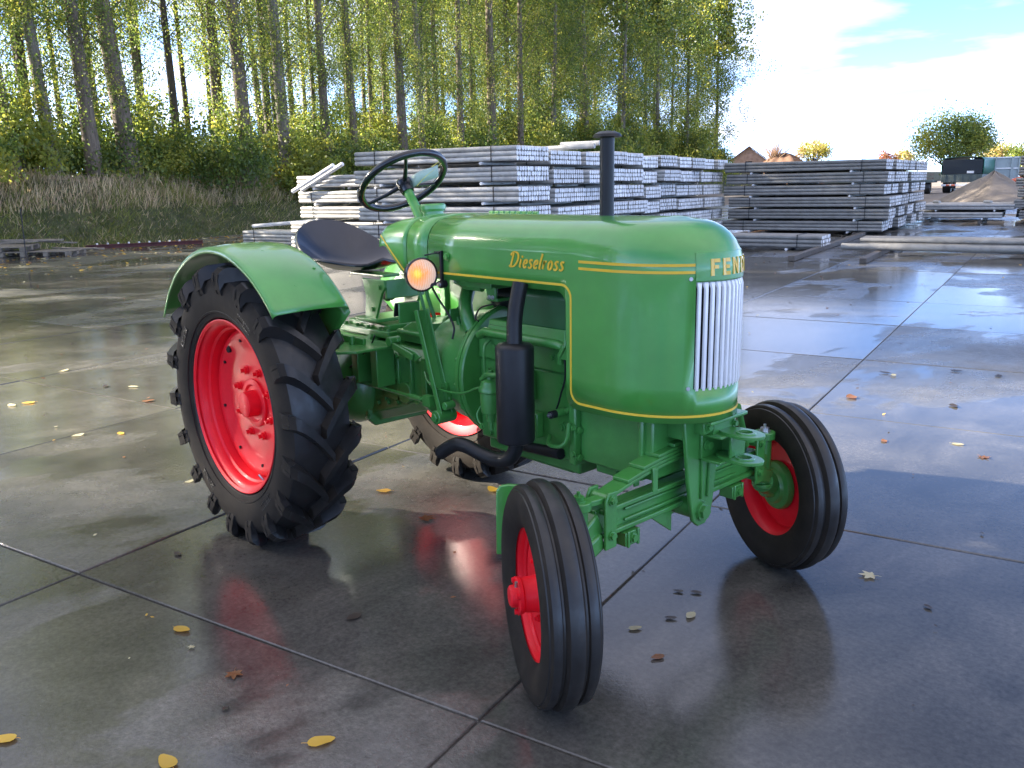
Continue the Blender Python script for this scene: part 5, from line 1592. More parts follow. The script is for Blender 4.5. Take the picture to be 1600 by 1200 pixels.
def build_undergrowth():
    b1 = bush_mesh(1, 1.6, 2.6, 6000, .12, (.45, .85, 1.05))
    b2 = bush_mesh(2, 1.5, 2.7, 6200, .12, (.12, .42, .93))
    b3 = bush_mesh(3, 1.3, 3.1, 6200, .13, (.02, .14, .80))
    r = random.Random(9)
    spots = [
        (-25.6, 10.6, b2, 1.0, 'bright bush at the far left edge below the poplars'),
        (-26.3, 13.2, b3, .9, 'sunlit yellow green bush between the left hand poplars'),
        (-27.0, 16.3, b1, .9, 'dark bush left of the thickest poplar trunk'),
        (-26.9, 18.7, b2, .8, 'pale leafed bush right of the thickest poplar trunk'),
        (-25.8, 21.0, b1, 1.0, 'deep green rounded bush left of the stout grey poplar'),
        (-25.4, 25.6, b3, .95, 'bright yellow green bush standing out at the end of the post stack'),
        (-25.6, 28.2, b1, 1.1, 'dark bush beside the bright yellow green one'),
        (-26.2, 31.0, b1, 1.05, 'dark thicket left of the pale straight poplar'),
        (-26.5, 35.6, b2, 1.0, 'loose bush right of the pale straight poplar'),
        (-26.5, 39.6, b1, 1.1, 'dark bush behind the two close poplars'),
        (-26.3, 46.0, b2, 1.2, 'leafy bush above the middle of the post stack'),
        (-25.6, 54.0, b1, 1.6, 'dark ivy green bush beside the air intake'),
        (-26.5, 62.0, b2, 1.4, 'bush at the foot of the yellowing poplars'),
        (-26.5, 75.0, b2, 1.5, 'bush at the foot of the last poplars'),
    ]
    for v, w, (sm, cm), s, lab in spots:
        t = empty('bush', vw(v, w, float(ground_z(v, w)) - .05), rz=r.uniform(0, 6.28))
        s *= 1.12; t.scale = (s, s, s * r.uniform(.95, 1.2))
        tag(t, lab, 'bush', 'bushes under the poplars')
        link('stem', sm, t); link('foliage', cm, t)
    # the rest reads as one mass of undergrowth
    for k in range(12):
        v, w = -28.6 - 2.2 * r.random(), 8.5 + 3.4 * k + r.uniform(-1, 1); sm, cm = (b1, b2, b3)[k % 3]; s = r.uniform(1.0, 1.35)
        t = empty('bush', vw(v, w, float(ground_z(v, w)) - .05), rz=r.uniform(0, 6.28)); t.scale = (s, s, s)
        tag(t, 'bush growing between the first and second rows, ' + ('at the left edge', 'by the leaning thin poplar', 'left of the thickest trunk', 'behind the thickest trunk', 'right of the thickest trunk', 'left of the stout grey poplar', 'behind the stout grey poplar', 'by the twin-looking brown poplar', 'over the left end of the post stack', 'over the leaning posts', 'left of the pale straight poplar', 'behind the pale straight poplar')[k], 'bush', 'bushes under the poplars')
        link('stem', sm, t); link('foliage', cm, t)
    g = np.random.default_rng(5)
    nc = 620
    cv = -26.0 - 9 * g.random(nc) ** 1.3; cw = 4 + 84 * g.random(nc)
    ch = 0.4 + 1.5 * g.random(nc) * np.clip((-25.4 - cv) / 1.2, .35, 1); tone = g.random(nc)
    n = 92000
    i = g.integers(0, nc, n)
    v = cv[i] + g.normal(size=n) * .62; w = cw[i] + g.normal(size=n) * .72
    z = ground_z(v, w) + np.abs(g.normal(size=n) * .45 + ch[i] * g.random(n) * .95)
    P = np.stack([v * VX.x + w * WX.x, v * VX.y + w * WX.y, z], 1)
    t = tone[i] + g.normal(size=n) * .15
    leaf_object('undergrowth', P, .12 * (.7 + .7 * g.random(n)) * (1 + .5 * (w > 45)), ('leaf_dark', 'leaf_mid', 'leaf_light', 'leaf_yellow'), np.digitize(t, (.34, .72, 1.12)), elong=.66, seed=6)
    tag(bpy.data.objects['undergrowth'], kind='stuff')
    # grass on the slope and dead stems along its top
    def blades(name, n, v0, v1, h0, h1, wd, mats, prob, lean, seed, wr=(3, 60), pw=1.0):
        g = np.random.default_rng(seed)
        w = wr[0] + (wr[1] - wr[0]) * g.random(n) ** pw
        v = (v0 + (v1 - v0) * g.random(n)) - 0.16 * np.clip(w - 15, 0, 12)
        patch = np.sin(v * 1.1 + 2 * np.sin(w * .5)) * np.sin(w * .8 + v * .4)
        h = (h0 + (h1 - h0) * g.random(n)) * (1 + .3 * patch)
        z = ground_z(v, w) - .02
        base = np.stack([v * VX.x + w * WX.x, v * VX.y + w * WX.y, z], 1)
        az = g.random(n) * 2 * PI
        side = np.stack([np.cos(az), np.sin(az), np.zeros(n)], 1) * (wd * (.6 + .8 * g.random(n)))[:, None]
        dirn = np.stack([g.normal(size=n) * lean + VX.x * lean * .5, g.normal(size=n) * lean + VX.y * lean * .5, np.ones(n)], 1)
        dirn /= np.linalg.norm(dirn, axis=1)[:, None]
        tip = base + dirn * h[:, None]
        mid = base + dirn * (h * .55)[:, None] + np.array([0, 0, .03])
        q = np.stack([base - side, base + side, tip * .75 + mid * .25 + side * .45, tip], 1)
        pt = np.clip(g.random(n) + .22 * patch, 0, .999)
        o = quads(name, q, mats, np.digitize(pt, np.cumsum(prob)[:-1]))
        tag(o, kind='stuff')
    blades('bank_grass', 66000, -21.75, -25.4, .10, .34, .010, ('grass', 'grass_olive', 'straw', 'leaf_light'), (.52, .28, .10, .10), .9, 31, pw=1.25)
    blades('dry_reeds', 38000, -23.8, -26.8, .10, .52, .011, ('straw', 'straw_brown', 'grass_olive', 'leaf_light'), (.46, .30, .14, .10), .30, 32, pw=1.25)
build_undergrowth()

def crown_tree(name, label, v, w, z, R, H, trunk_h, mats, n, leaf, seed, group=None, cat='tree', sub=26, tones=(.3, .66, .9)):
    r = np.random.default_rng(seed)
    t = empty(name, vw(v, w, z)); tag(t, label, cat, group)
    C, tone = [], []
    mb = MB()
    mb.tube([(0, 0, -.3), (0.03, 0, trunk_h * .5), (0, .04, trunk_h), (0, 0, H * .72)], [R * .09, R * .075, R * .06, R * .02], 8)
    for k in range(sub):
        az = r.random() * 2 * PI; el = math.asin(r.uniform(-.35, 1)); q = R * (.55 + .38 * r.random())
        cz = trunk_h + (H - trunk_h) * .45
        c = Vector((math.cos(az) * math.cos(el) * q, math.sin(az) * math.cos(el) * q, cz + math.sin(el) * (H - trunk_h) * .5 * (q / R)))
        mb.tube([(0, 0, trunk_h * (.6 + .5 * r.random())), tuple(c * .55 + Vector((0, 0, cz * .2))), tuple(c)], [R * .03, R * .016, R * .005], 5, cap=False)
        C.append(tuple(c)); tone.append(r.random())
    tr = mb.build('trunk', M['bark_dark'], t, fix=False)
    C = np.array(C); tone = np.array(tone)
    i = r.integers(0, sub, n)
    P = C[i] + r.normal(size=(n, 3)) * R * .19
    q = tone[i] + r.normal(size=n) * .15
    leaf_object('crown', P, leaf * (.7 + .6 * r.random(n)), mats, np.digitize(q, tones), parent=t, elong=.7, seed=seed + 1)
    return t
def build_far():
    g = ('leaf_dark', 'leaf_mid', 'leaf_light', 'leaf_yellow')
    gold = ('leaf_light', 'leaf_yellow', 'leaf_gold', 'leaf_gold')
    crown_tree('oak_tree', 'large round green oak rising behind the dark green lorry', -6.3, 94.3, .3, 3.6, 7.9, 1.6, g, 15000, .20, 51, tones=(.22, .60, .95), sub=34)
    crown_tree('birch_tree', 'small pale yellow tree right of the brown heap', -20.6, 97.8, 2.2, 1.9, 3.9, .8, gold, 3200, .20, 52, tones=(.12, .40, .8))
    crown_tree('autumn_tree', 'small yellow tree left of the large oak', -12.0, 102.7, .6, 1.25, 4.1, 1.0, gold, 1800, .20, 53, tones=(.1, .4, .8))
    crown_tree('autumn_tree', 'small red brown tree left of the large oak', -13.6, 101.6, .6, 1.2, 3.9, 1.0, ('leaf_red', 'leaf_red', 'leaf_gold', 'leaf_red'), 1800, .20, 54)
    crown_tree('autumn_tree', 'pale golden tree behind the grey tipper', -3.1, 108.5, .6, 2.0, 4.6, 1.0, gold, 2800, .22, 55, tones=(.3, .6, .8))
    crown_tree('green_tree', 'green bushy tree at the right edge behind the grey tipper', -0.6, 107, .5, 2.2, 4.3, .6, g, 3200, .22, 56)
    crown_tree('autumn_tree', 'brownish tree at the very right edge of the yard', 1.6, 104, .5, 2.0, 4.2, .6, ('leaf_red', 'leaf_mid', 'leaf_gold', 'leaf_yellow'), 2800, .22, 57)
    # bare brown bush on the heap
    t = empty('bare_bush', vw(-24.3, 95.6, 3.2)); tag(t, 'bare brown twiggy bush on top of the earth heap', 'bush')
    r = random.Random(4); mb = MB()
    for k in range(150):
        a = r.gauss(0, .5); b = r.gauss(0, .35); h = r.uniform(1.4, 3.0)
        mb.tube([(r.gauss(0, .55), r.gauss(0, .4), 0), (a * h * .4, b * h * .4, h * .5), (a * h, b * h, h)], [.035, .022, .008], 3, cap=False)
    mb.build('stem', M['straw_brown'], t, fix=False)
    # earth heap
    def heap(name, label, v, w, z, rx, ry, h, mat, seed, sharp=1.0):
        g = np.random.default_rng(seed); rows = []
        nr, nt = 22, 64
        ph = g.random(8) * 6.28
        for i in range(nr + 1):
            q = i / nr; row = []
            for k in range(nt):
                a = 2 * PI * k / nt
                rad = q * (1 + .10 * math.sin(2 * a + ph[0]) + .06 * math.sin(3 * a + ph[1]) + .03 * math.sin(7 * a + ph[2]))
                hh = h * max(0, 1 - q ** sharp) * (1 + .05 * math.sin(5 * a + ph[3] + 4 * q)) + .04 * h * math.sin(9 * a + ph[4]) * q * (1 - q) * 4 * .6
                if i == nr: hh = -.4
                row.append(Vector((rx * rad * math.cos(a), ry * rad * math.sin(a), hh)))
            rows.append(row)
        mb = MB(); mb.grid(rows, closed=True)
        o = mb.build(name, mat, angle=80); o.location = vw(v, w, z); o.rotation_euler = (0, 0, YARD_ROT)
        tag(o, label, 'heap'); return o
    M['brown_soil'] = soil_mat('brown earth', [(0.3, (0.10, 0.055, 0.035)), (0.7, (0.21, 0.115, 0.07))], 1.5)
    heap('earth_heap', 'brown earth heap beyond the end of the long post stack', -23.3, 96, 1.2, 4.6, 4.0, 3.1, M['brown_soil'], 61, 1.6)
    heap('sand_heap', 'pale conical sand heap in front of the green lorry and grey tipper', -.45, 55.6, .05, 3.0, 3.0, 1.75, M['sand'], 62, 1.05)
    heap('sand_heap', 'low spread of sand at the right edge beside the conical heap', 2.7, 58.0, .1, 3.2, 2.6, .75, M['sand'], 63, 1.4)
    # brick outbuilding, gable towards the yard
    hs = empty('brick_house', vw(-30.5, 107, 2.2), rz=YARD_ROT + .25); tag(hs, 'small red brick gable with brown roof peeping over the post stack', 'house')
    mb = MB(); mb.prism([(-2.0, 0), (2.0, 0), (2.0, 1.9), (0, 3.35), (-2.0, 1.9)], (0, 3, 0), (1, 0, 0), (0, 0, 1), 6); mb.build('wall', M['brick'], hs, smooth=False)
    for s in (-1, 1):
        mb = MB(); mb.bar((s * 1.12, -.25, 2.66), (s * 1.12, 6.3, 2.66), 2.75, .14) if False else mb.prism([(0, 3.38), (s * 2.35, 1.68), (s * 2.35, 1.80), (0, 3.52)], (0, 3, 0), (1, 0, 0), (0, 0, 1), 6.6); mb.build('roof', M['tile'], hs, smooth=False)
    mb = MB(); mb.box((0, -.02, 1.2), (.8, .06, .9)); mb.build('window', M['dark'], hs, smooth=False)
build_far()

# ================================================================== POST STACKS
PD = 0.0965
def post_mesh(L, seed=0, mat='post'):
    mb = MB(); K = 10
    for x in (-L / 2, -L / 2 + .012, L / 2 - .012, L / 2):
        rr = PD / 2 * (.93 if abs(x) > L / 2 - .001 else .99)
        mb.add([(x, rr * math.cos(2 * PI * (k + .5) / K), rr * math.sin(2 * PI * (k + .5) / K)) for k in range(K)], [])
    fs = [(i * K + k, i * K + (k + 1) % K, (i + 1) * K + (k + 1) % K, (i + 1) * K + k) for i in range(3) for k in range(K)]
    mb.f = fs + [tuple(range(K))[::-1], tuple(3 * K + k for k in range(K))]
    me = mb.mesh('post', [M[mat], M['post_end']], angle=50)
    for p in me.polygons:
        if abs(p.normal.x) > .55: p.material_index = 1
    return me
_posts, _packs = {}, {}
def get_post(L, mat='post'):
    if (L, mat) not in _posts: _posts[(L, mat)] = post_mesh(L, 0, mat)
    return _posts[(L, mat)]
def pack_mesh(L, rows, cols, seed, mat='post'):
    key = (L, rows, cols, seed, mat)
    if key not in _packs:
        r = random.Random(seed * 31 + cols)
        base = get_post(L)
        vs = np.empty(len(base.vertices) * 3); base.vertices.foreach_get('co', vs); vs = vs.reshape(-1, 3)
        mb = MB(); mi = []
        for i in range(rows):
            for j in range(cols):
                off = np.array([r.gauss(0, .005), (j - (cols - 1) / 2) * PD, PD / 2 + i * PD * .985])
                mb.add([tuple(p) for p in vs + off], [tuple(p.vertices) for p in base.polygons]); mi += [p.material_index for p in base.polygons]
        me = mb.mesh('posts', [M[mat], M['post_end']], angle=50, fix=False)
        me.polygons.foreach_set('material_index', mi)
        _packs[key] = me
    return _packs[key]
_strap = {}
def strap_mesh(rows, cols):
    if (rows, cols) not in _strap:
        mb = MB(); w, h = cols * PD + .012, rows * PD * .985 + .012
        mb.box((0, 0, h - .003), (.020, w, .006)); mb.box((0, 0, -.001), (.020, w, .006))
        for s in (-1, 1): mb.box((0, s * w / 2, h / 2 - .002), (.020, .006, h))
        _strap[(rows, cols)] = mb.mesh('strap', M['strap'], smooth=False)
    return _strap[(rows, cols)]
_bear = {}
def bearer_mesh(W):
    if W not in _bear:
        mb = MB(); mb.cyl((0, -W / 2, 0), (0, W / 2, 0), .030, 10); _bear[W] = mb.mesh('bearer', M['post_end'], angle=50)
    return _bear[W]
NR = random.Random(77)
def bundle(v0, w0, z, L, rows, cols, label, group, single=False, straps=(-.36, .36), bearers=True, seed=None, jig=.03, rz=0.0, mat='post'):
    """strapped pack of posts: left end at v0, near side at w0, resting at height z"""
    W = cols * PD
    t = empty('post_bundle', vw(v0 + L / 2 + NR.gauss(0, jig), w0 + W / 2, z), rz=YARD_ROT + rz + NR.gauss(0, .004))
    tag(t, label, 'post bundle', group)
    if single:
        me = get_post(L, mat)
        for i in range(rows):
            for j in range(cols):
                link('post', me, t, (NR.gauss(0, .006), (j - (cols - 1) / 2) * PD, PD / 2 + i * PD * .985)).rotation_euler = (NR.uniform(0, 6.28), 0, 0)
    else:
        tag(link('posts', pack_mesh(L, rows, cols, NR.randrange(4) if seed is None else seed, mat), t), kind='stuff')
    for s in straps: link('strap', strap_mesh(rows, cols), t, (s * L, 0, 0))
    if bearers:
        for s in (-.32, .30): link('bearer', bearer_mesh(round(W + .06, 2)), t, (s * L, 0, -.0335))
    return t
ORD = ['nearest', 'second', 'third', 'fourth', 'fifth', 'sixth', 'seventh', 'eighth', 'ninth', 'tenth', 'eleventh', 'twelfth']
LEV = ['bottom', 'second layer up', 'third layer up', 'fourth layer up', 'fifth layer up', 'top layer']
def build_stacks():
    # long stack behind the bonnet
    w = 11.22
    for c, cols in enumerate((13, 14, 10, 11, 12, 10, 12, 9, 11, 10, 9)):
        for k in range(6):
            lab = '%s of the %s column in the long post stack, pale ends facing right' % (LEV[k], ORD[c])
            if c == 0: lab = '%s of the nearest column in the long post stack, grey flanks in view' % LEV[k]
            dz = 0.11 + k * (0.386 - .002 * c) - (0.05 if c in (1, 2, 5) else 0) - (0.02 if c > 6 else 0)
            bundle(-10.12 + (NR.uniform(-.05, .12) if c else 0), w, dz, 4.1, 3, cols, lab, 'post bundles in the long stack', single=(c == 0), jig=.035)
        w += cols * PD + NR.choice((.03, .05, .12))
    # square stack to the right of the bonnet
    w = 23.2
    for c in range(7):
        for k in range(6):
            lab = '%s of the %s column in the square post stack right of the bonnet' % (LEV[k], ORD[c])
            bundle(-5.85 + (NR.uniform(-.10, .12) if c else 0) - .06 * (k == 0), w,   .10 + k * .343, 4.6, 3, 12, lab, 'post bundles in the square stack', single=(c == 0), jig=.05, mat='post_dark')
        w += 12 * PD + .06
    # shorter stack at the left end of the long one
    for c in range(2):
        for k in range(5):
            bundle(-13.42 + NR.uniform(-.05, .05) - (.35 if k < 2 else 0), 12.75 + c * 1.3, .11 + k * .374, 3.2, 3, 11, '%s of the %s column in the short stack at the left end' % (LEV[k], 'front' if c == 0 else 'back'), 'post bundles in the short stack', single=(c == 0))
    # stack cut by the right edge of the picture
    w = 31.9
    for c in range(3):
        for k in range(6):
            bundle(1.68 + NR.uniform(-.12, .12), w, .11 + k * .366, 4.3, 3, 12, '%s of the %s column in the stack at the right edge' % (LEV[k], ORD[c]), 'post bundles in the right edge stack', single=False, mat='post_dark')
        w += 12 * PD + .06
    # low bundles lying about the yard
    bundle(-5.45, 17.0, .06, 3.9, 3, 9, 'low bundle of grey posts on the ground before the square stack', 'low post bundles', single=True, jig=0, mat='post_dark')
    bundle(-17.0, 14.0, .06, 3.4, 4, 8, 'low bundle of posts on the ground behind the black seat', 'low post bundles', single=True, jig=0)
    bundle(-.82, 17.35, .10, 4.4, 2, 9, 'low double layer of grey posts crossing to the right edge', 'low post bundles', single=True, jig=0, straps=(), mat='post_dark')
    # single row layers further back
    for k, z in enumerate((.14, .42)):
        bundle(-1.75 + .35 * k, 31.6 + .2 * k, z, 3.0, 2 if k == 0 else 2, 30, ('lower' if k == 0 else 'upper') + ' flat wide layer of posts lying beyond the square stack', 'flat post layers', single=False, straps=(), jig=0)
    for i, x in enumerate((-.9, .75)):
        mb = MB(); mb.cyl((0, -.25, 0), (0, .25, 0), .05, 10); o = mb.build('post_offcut', M['post']); o.location = vw(x, 32.3, .685); o.rotation_euler = (0, 0, YARD_ROT + .5)
        tag(o, ('left' if i == 0 else 'right') + ' short dark offcut lying on the flat post layers', 'offcut')
    big = MB(); big.lathe([(-2.6, .001), (-2.6, .062), (-2.58, .068), (2.58, .068), (2.6, .062), (2.6, .001)], (0, 0, 0), (1, 0, 0), 20)
    me = big.mesh('concrete_pole', M['post_dark'], angle=40)
    o = link('concrete_pole', me, None, vw(1.62, 16.25, .175)); o.rotation_euler = (0, 0, YARD_ROT + .01)
    tag(o, 'thick grey pole lying nearest us on the timber sleepers at right', 'pole')
    # poles leaning on the short stack
    for k, (dx, dz) in enumerate(((0, 0), (.17, .03))):
        mb = MB(); mb.cyl((0, 0, 0), (1.42, 0, .60), .05, 10); o = mb.build('leaning_post', M['post_end']); o.location = vw(-13.45 + dx, 12.62 + .14 * k, 1.52 + dz); o.rotation_euler = (0, 0, YARD_ROT)
        tag(o, ('left' if k == 0 else 'right') + ' of two pale posts tilted against the left end of the stacks', 'post', 'tilted pale posts')
    mb = MB(); mb.cyl((-1.2, 0, 0), (1.2, 0, .16), .05, 10); o = mb.build('loose_post', M['post_end']); o.location = vw(-15.6, 14.3, .56); o.rotation_euler = (0, 0, YARD_ROT + .05)
    tag(o, 'loose pale post lying askew on the low bundle behind the seat', 'post')
    # loose posts on top of the long stack
    for k, (v, w_, z, ln, rz, tz) in enumerate(((-6.95, 14.4, 2.375, 2.0, 0.02, .015), (-6.45, 14.7, 2.46, 1.0, -.03, 0))):
        mb = MB(); mb.cyl((-ln / 2, 0, -tz), (ln / 2, 0, tz), .055, 10); o = mb.build('loose_post', M['post']); o.location = vw(v, w_, z); o.rotation_euler = (0, 0, YARD_ROT + rz)
        tag(o, ('long' if k == 0 else 'short') + ' loose grey post lying on top of the long stack by the air intake', 'post')
    # timber sleepers
    for v, w0, w1, lab in ((-1.62, 14.3, 22.8, 'long timber sleeper running along the near end of the square stack'), (-.22, 14.2, 19.0, 'timber sleeper under the thick pole at right'), (2.6, 15.6, 19.0, 'timber sleeper under the poles near the right edge')):
        mb = MB(); mb.box((0, 0, 0), (.13, w1 - w0, .105)); o = mb.build('timber_sleeper', M['timber_dark'], bevel=.008); o.location = vw(v, (w0 + w1) / 2, .055); o.rotation_euler = (0, 0, YARD_ROT + .02)
        tag(o, lab, 'sleeper')
    for v0, w0, w1, lab in ((-9.0, 11.1, 23.1, 'left sleeper under the long post stack'), (-7.0, 11.1, 23.1, 'right sleeper under the long post stack'), (-4.6, 23.1, 32.5, 'left sleeper under the square post stack'), (-2.0, 23.1, 32.5, 'right sleeper under the square post stack'), (-12.6, 12.6, 15.5, 'left sleeper under the short stack'), (-11.0, 12.6, 15.5, 'right sleeper under the short stack'), (2.6, 31.8, 36, 'sleeper under the left part of the right edge stack'), (5.0, 31.8, 36, 'sleeper under the far part of the right edge stack'), (-1.1, 31.4, 35, 'left sleeper under the flat post layers'), (.6, 31.4, 35, 'right sleeper under the flat post layers')):
        mb = MB(); mb.box((0, 0, 0), (.12, w1 - w0, .07)); o = mb.build('timber_sleeper', M['timber_dark']); o.location = vw(v0, (w0 + w1) / 2, .034); o.rotation_euler = (0, 0, YARD_ROT)
        tag(o, 'dark timber ' + lab, 'sleeper', 'sleepers under the post stacks')
build_stacks()

# ================================================================== YARD CLUTTER
def build_clutter():
    r = random.Random(8)
    def pallet(v, w, z, rz, label, n=6, L=1.25, Wd=.9, tilt=0.0):
        t = empty('wooden_pallet', vw(v, w, z), rz=YARD_ROT + rz); t.rotation_euler.x = tilt
        tag(t, label, 'pallet', 'pallets by the bank')
        for k in range(n):
            mb = MB(); mb.box((r.uniform(-.01, .01), -Wd / 2 + Wd * (k + .5) / n, .125), (L, Wd / n * .78, .022)); mb.build('plank', M['timber'], t, smooth=False)
        for x in (-L / 2 + .06, 0, L / 2 - .06):
            for y in (-Wd / 2 + .06, 0, Wd / 2 - .06):
                mb = MB(); mb.box((x, y, .065), (.12, .11, .09)); mb.build('block', M['timber'], t, smooth=False)
            mb = MB(); mb.box((x, 0, .011), (.10, Wd, .02)); mb.build('bottom_plank', M['timber_dark'], t, smooth=False)
    pallet(-19.35, 9.75, 0.0, .55, 'weathered grey pallet lying flat at the foot of the bank')
    pallet(-20.2, 9.1, 0.0, .50, 'lower pallet of the pile at the left edge')
    pallet(-20.25, 9.05, .15, .62, 'upper tilted pallet on the pile at the left edge', tilt=.05)
    for k in range(7):
        mb = MB(); L = r.uniform(1.2, 2.2); mb.box((0, 0, 0), (L, r.uniform(.12, .20), .035)); o = mb.build('loose_board', M['timber'], bevel=.003)
        o.location = vw(-20.6 + .16 * k, 9.3 + .22 * k, .33 + .028 * (k % 3) if k < 4 else .06 + .03 * (k - 4)); o.rotation_euler = (r.uniform(-.03, .03), r.uniform(-.05, .05), YARD_ROT + .5 + r.uniform(-.25, .25))
        tag(o, ('weathered board lying across the pallet pile', 'narrow board on the pallet pile at the left edge', 'long board sticking out right from the pallet pile', 'topmost board on the pallet pile', 'board lying on the ground before the bank by the pallets', 'board between the flat pallet and the red beam', 'last board of the scatter, nearest the red beam')[k], 'board', 'loose boards by the pallets')
    # thin leaning stake
    mb = MB(); mb.cyl((0, 0, 0), (-.10, .05, 1.25), .014, 8); o = mb.build('thin_stake', M['strap']); o.location = vw(-19.35, 9.0, 0); tag(o, 'thin dark stake standing in front of the pallets at the left edge', 'stake')
    # red steel beam with pale nuts along its top
    p0, p1 = vw(-20.55, 11.4, .12), vw(-19.0, 14.2, .12)
    b = empty('steel_beam', (p0 + p1) / 2, rz=math.atan2((p1 - p0).y, (p1 - p0).x)); tag(b, 'rusty red steel beam with pale studs lying along the bank', 'beam')
    L = (p1 - p0).length
    mb = MB(); mb.box((0, 0, 0), (L, .14, .012)); mb.box((0, 0, -.10), (L, .14, .012)); mb.box((0, 0, -.05), (L, .012, .09)); mb.build('beam_section', M['redsteel'], b, smooth=False)
    for k in range(9):
        mb = MB(); mb.cyl((-L / 2 + .3 + k * .28, 0, .006), (-L / 2 + .3 + k * .28, 0, .05), .028, 10); mb.build('stud', M['post_end'], b)
    # dark green sheeted lorry, tail towards us
    t = empty('tipper_lorry', vw(-2.85, 63.6, .42), rz=YARD_ROT - .06); tag(t, 'dark green sheeted lorry seen from its tail beyond the sand heap', 'lorry')
    mb = MB(); mb.box((0, 3.2, 1.02), (2.5, 6.2, .55)); mb.build('body', M['truck_grey'], t, bevel=.03)
    for x in (-1.0, -.5, 0, .5, 1.0):
        mb = MB(); mb.box((x, .07, 1.02), (.06, .06, .5)); mb.build('body_rib', M['truck_grey'], t, smooth=False)
    mb = MB(); mb.box((0, .10, 1.78), (2.42, .08, .95)); mb.build('tailgate', M['tank_blk'], t, bevel=.01)
    mb = MB()
    prof = lambda y: [Vector((-1.27, y, 1.28)), Vector((-1.29, y, 1.8)), Vector((-1.27, y, 2.25)), Vector((-1.1, y, 2.38)), Vector((0, y, 2.46)), Vector((1.1, y, 2.38)), Vector((1.27, y, 2.25)), Vector((1.29, y, 1.8)), Vector((1.27, y, 1.28))]
    mb.grid([prof(.08 + .5 * k) for k in range(13)]); mb.build('tarpaulin', M['tarp'], t, solid=.02)
    mb = MB(); mb.box((.52, .045, 1.42), (.42, .02, .15)); mb.build('number_plate', M['white'], t, smooth=False)
    mb = MB(); mb.box((0, .02, .58), (2.4, .10, .12)); mb.build('bumper', M['white'], t, bevel=.01)
    for x in (-.78, -.45): mb = MB(); mb.box((x, -.04, .58), (.22, .02, .10)); mb.build('tail_lamp', M['orange'], t, smooth=False)
    for x in (-.95, .95):
        for y in (1.0, 2.4):
            mb = MB(); mb.lathe([(-.24, .22), (-.25, .42), (-.20, .48), (.20, .48), (.25, .42), (.24, .22), (.1, .18), (.1, .001)], (x, y, .50), (1, 0, 0), 28); mb.build('wheel', M['rubber'], t)
    # pale grey tipper body beside it
    t = empty('tipper_trailer', vw(-1.15, 69.2, .45), rz=YARD_ROT + .16); tag(t, 'pale grey tipping trailer standing behind the sand heap', 'trailer')
    mb = MB(); mb.box((0, 0, 1.62), (2.9, .08, 1.55)); mb.build('side_board', M['tip_grey'], t, smooth=False)
    for x in (-1.42, -.05, 1.0, 1.42): mb = MB(); mb.box((x, -.08, 1.62), (.10 if x != 1.0 else .16, .08, 1.6)); mb.build('upright', M['tip_grey'], t, smooth=False)
    for z in (.88, 1.62, 2.38): mb = MB(); mb.box((0, -.075, z), (2.9, .06, .08)); mb.build('rail', M['white'], t, smooth=False)
    mb = MB(); mb.box((0, 1.3, 1.5), (2.8, 2.5, 1.3)); mb.build('trailer_body', M['truck_grey'], t, smooth=False)
    for x in (-.95, .95): mb = MB(); mb.lathe([(-.2, .2), (-.2, .45), (.2, .45), (.2, .2)], (x, .8, .47), (1, 0, 0), 24); mb.build('wheel', M['rubber'], t)
    # axle and wheels of a dark trailer left of the lorry
    t = empty('flat_trailer', vw(-4.55, 61.8, .42), rz=YARD_ROT); tag(t, 'dark low trailer half hidden at the corner of the square stack', 'trailer')
    mb = MB(); mb.box((-1.2, 1.2, .85), (2.8, 2.4, .16)); mb.build('deck', M['truck_grey'], t, bevel=.02)
    for z in (1.05, 1.3): mb = MB(); mb.box((-1.2, .05, z), (2.8, .06, .14)); mb.build('side_board', M['timber'], t, smooth=False)
    for x in (-2.2, -.15): mb = MB(); mb.lathe([(-.17, .2), (-.18, .4), (-.12, .45), (.12, .45), (.18, .4), (.17, .2), (.05, .15), (.05, .001)], (x, .5, .45), (1, 0, 0), 28); mb.build('wheel', M['rubber'], t)
    # orange red tank by the right edge
    t = empty('orange_hopper', vw(.55, 64.2, .5), rz=YARD_ROT); tag(t, 'small orange red hopper beside the grey trailer at the right edge', 'hopper')
    mb = MB(); mb.lathe([(0, .001), (0, .30), (.25, .52), (.62, .55), (.74, .40), (.86, .001)], (0, 0, .12), (0, 0, 1), 20); mb.build('hopper_body', M['orange'], t)
    mb = MB(); mb.box((0, 0, .06), (.7, .7, .12)); mb.build('hopper_base', M['truck_grey'], t)
build_clutter()

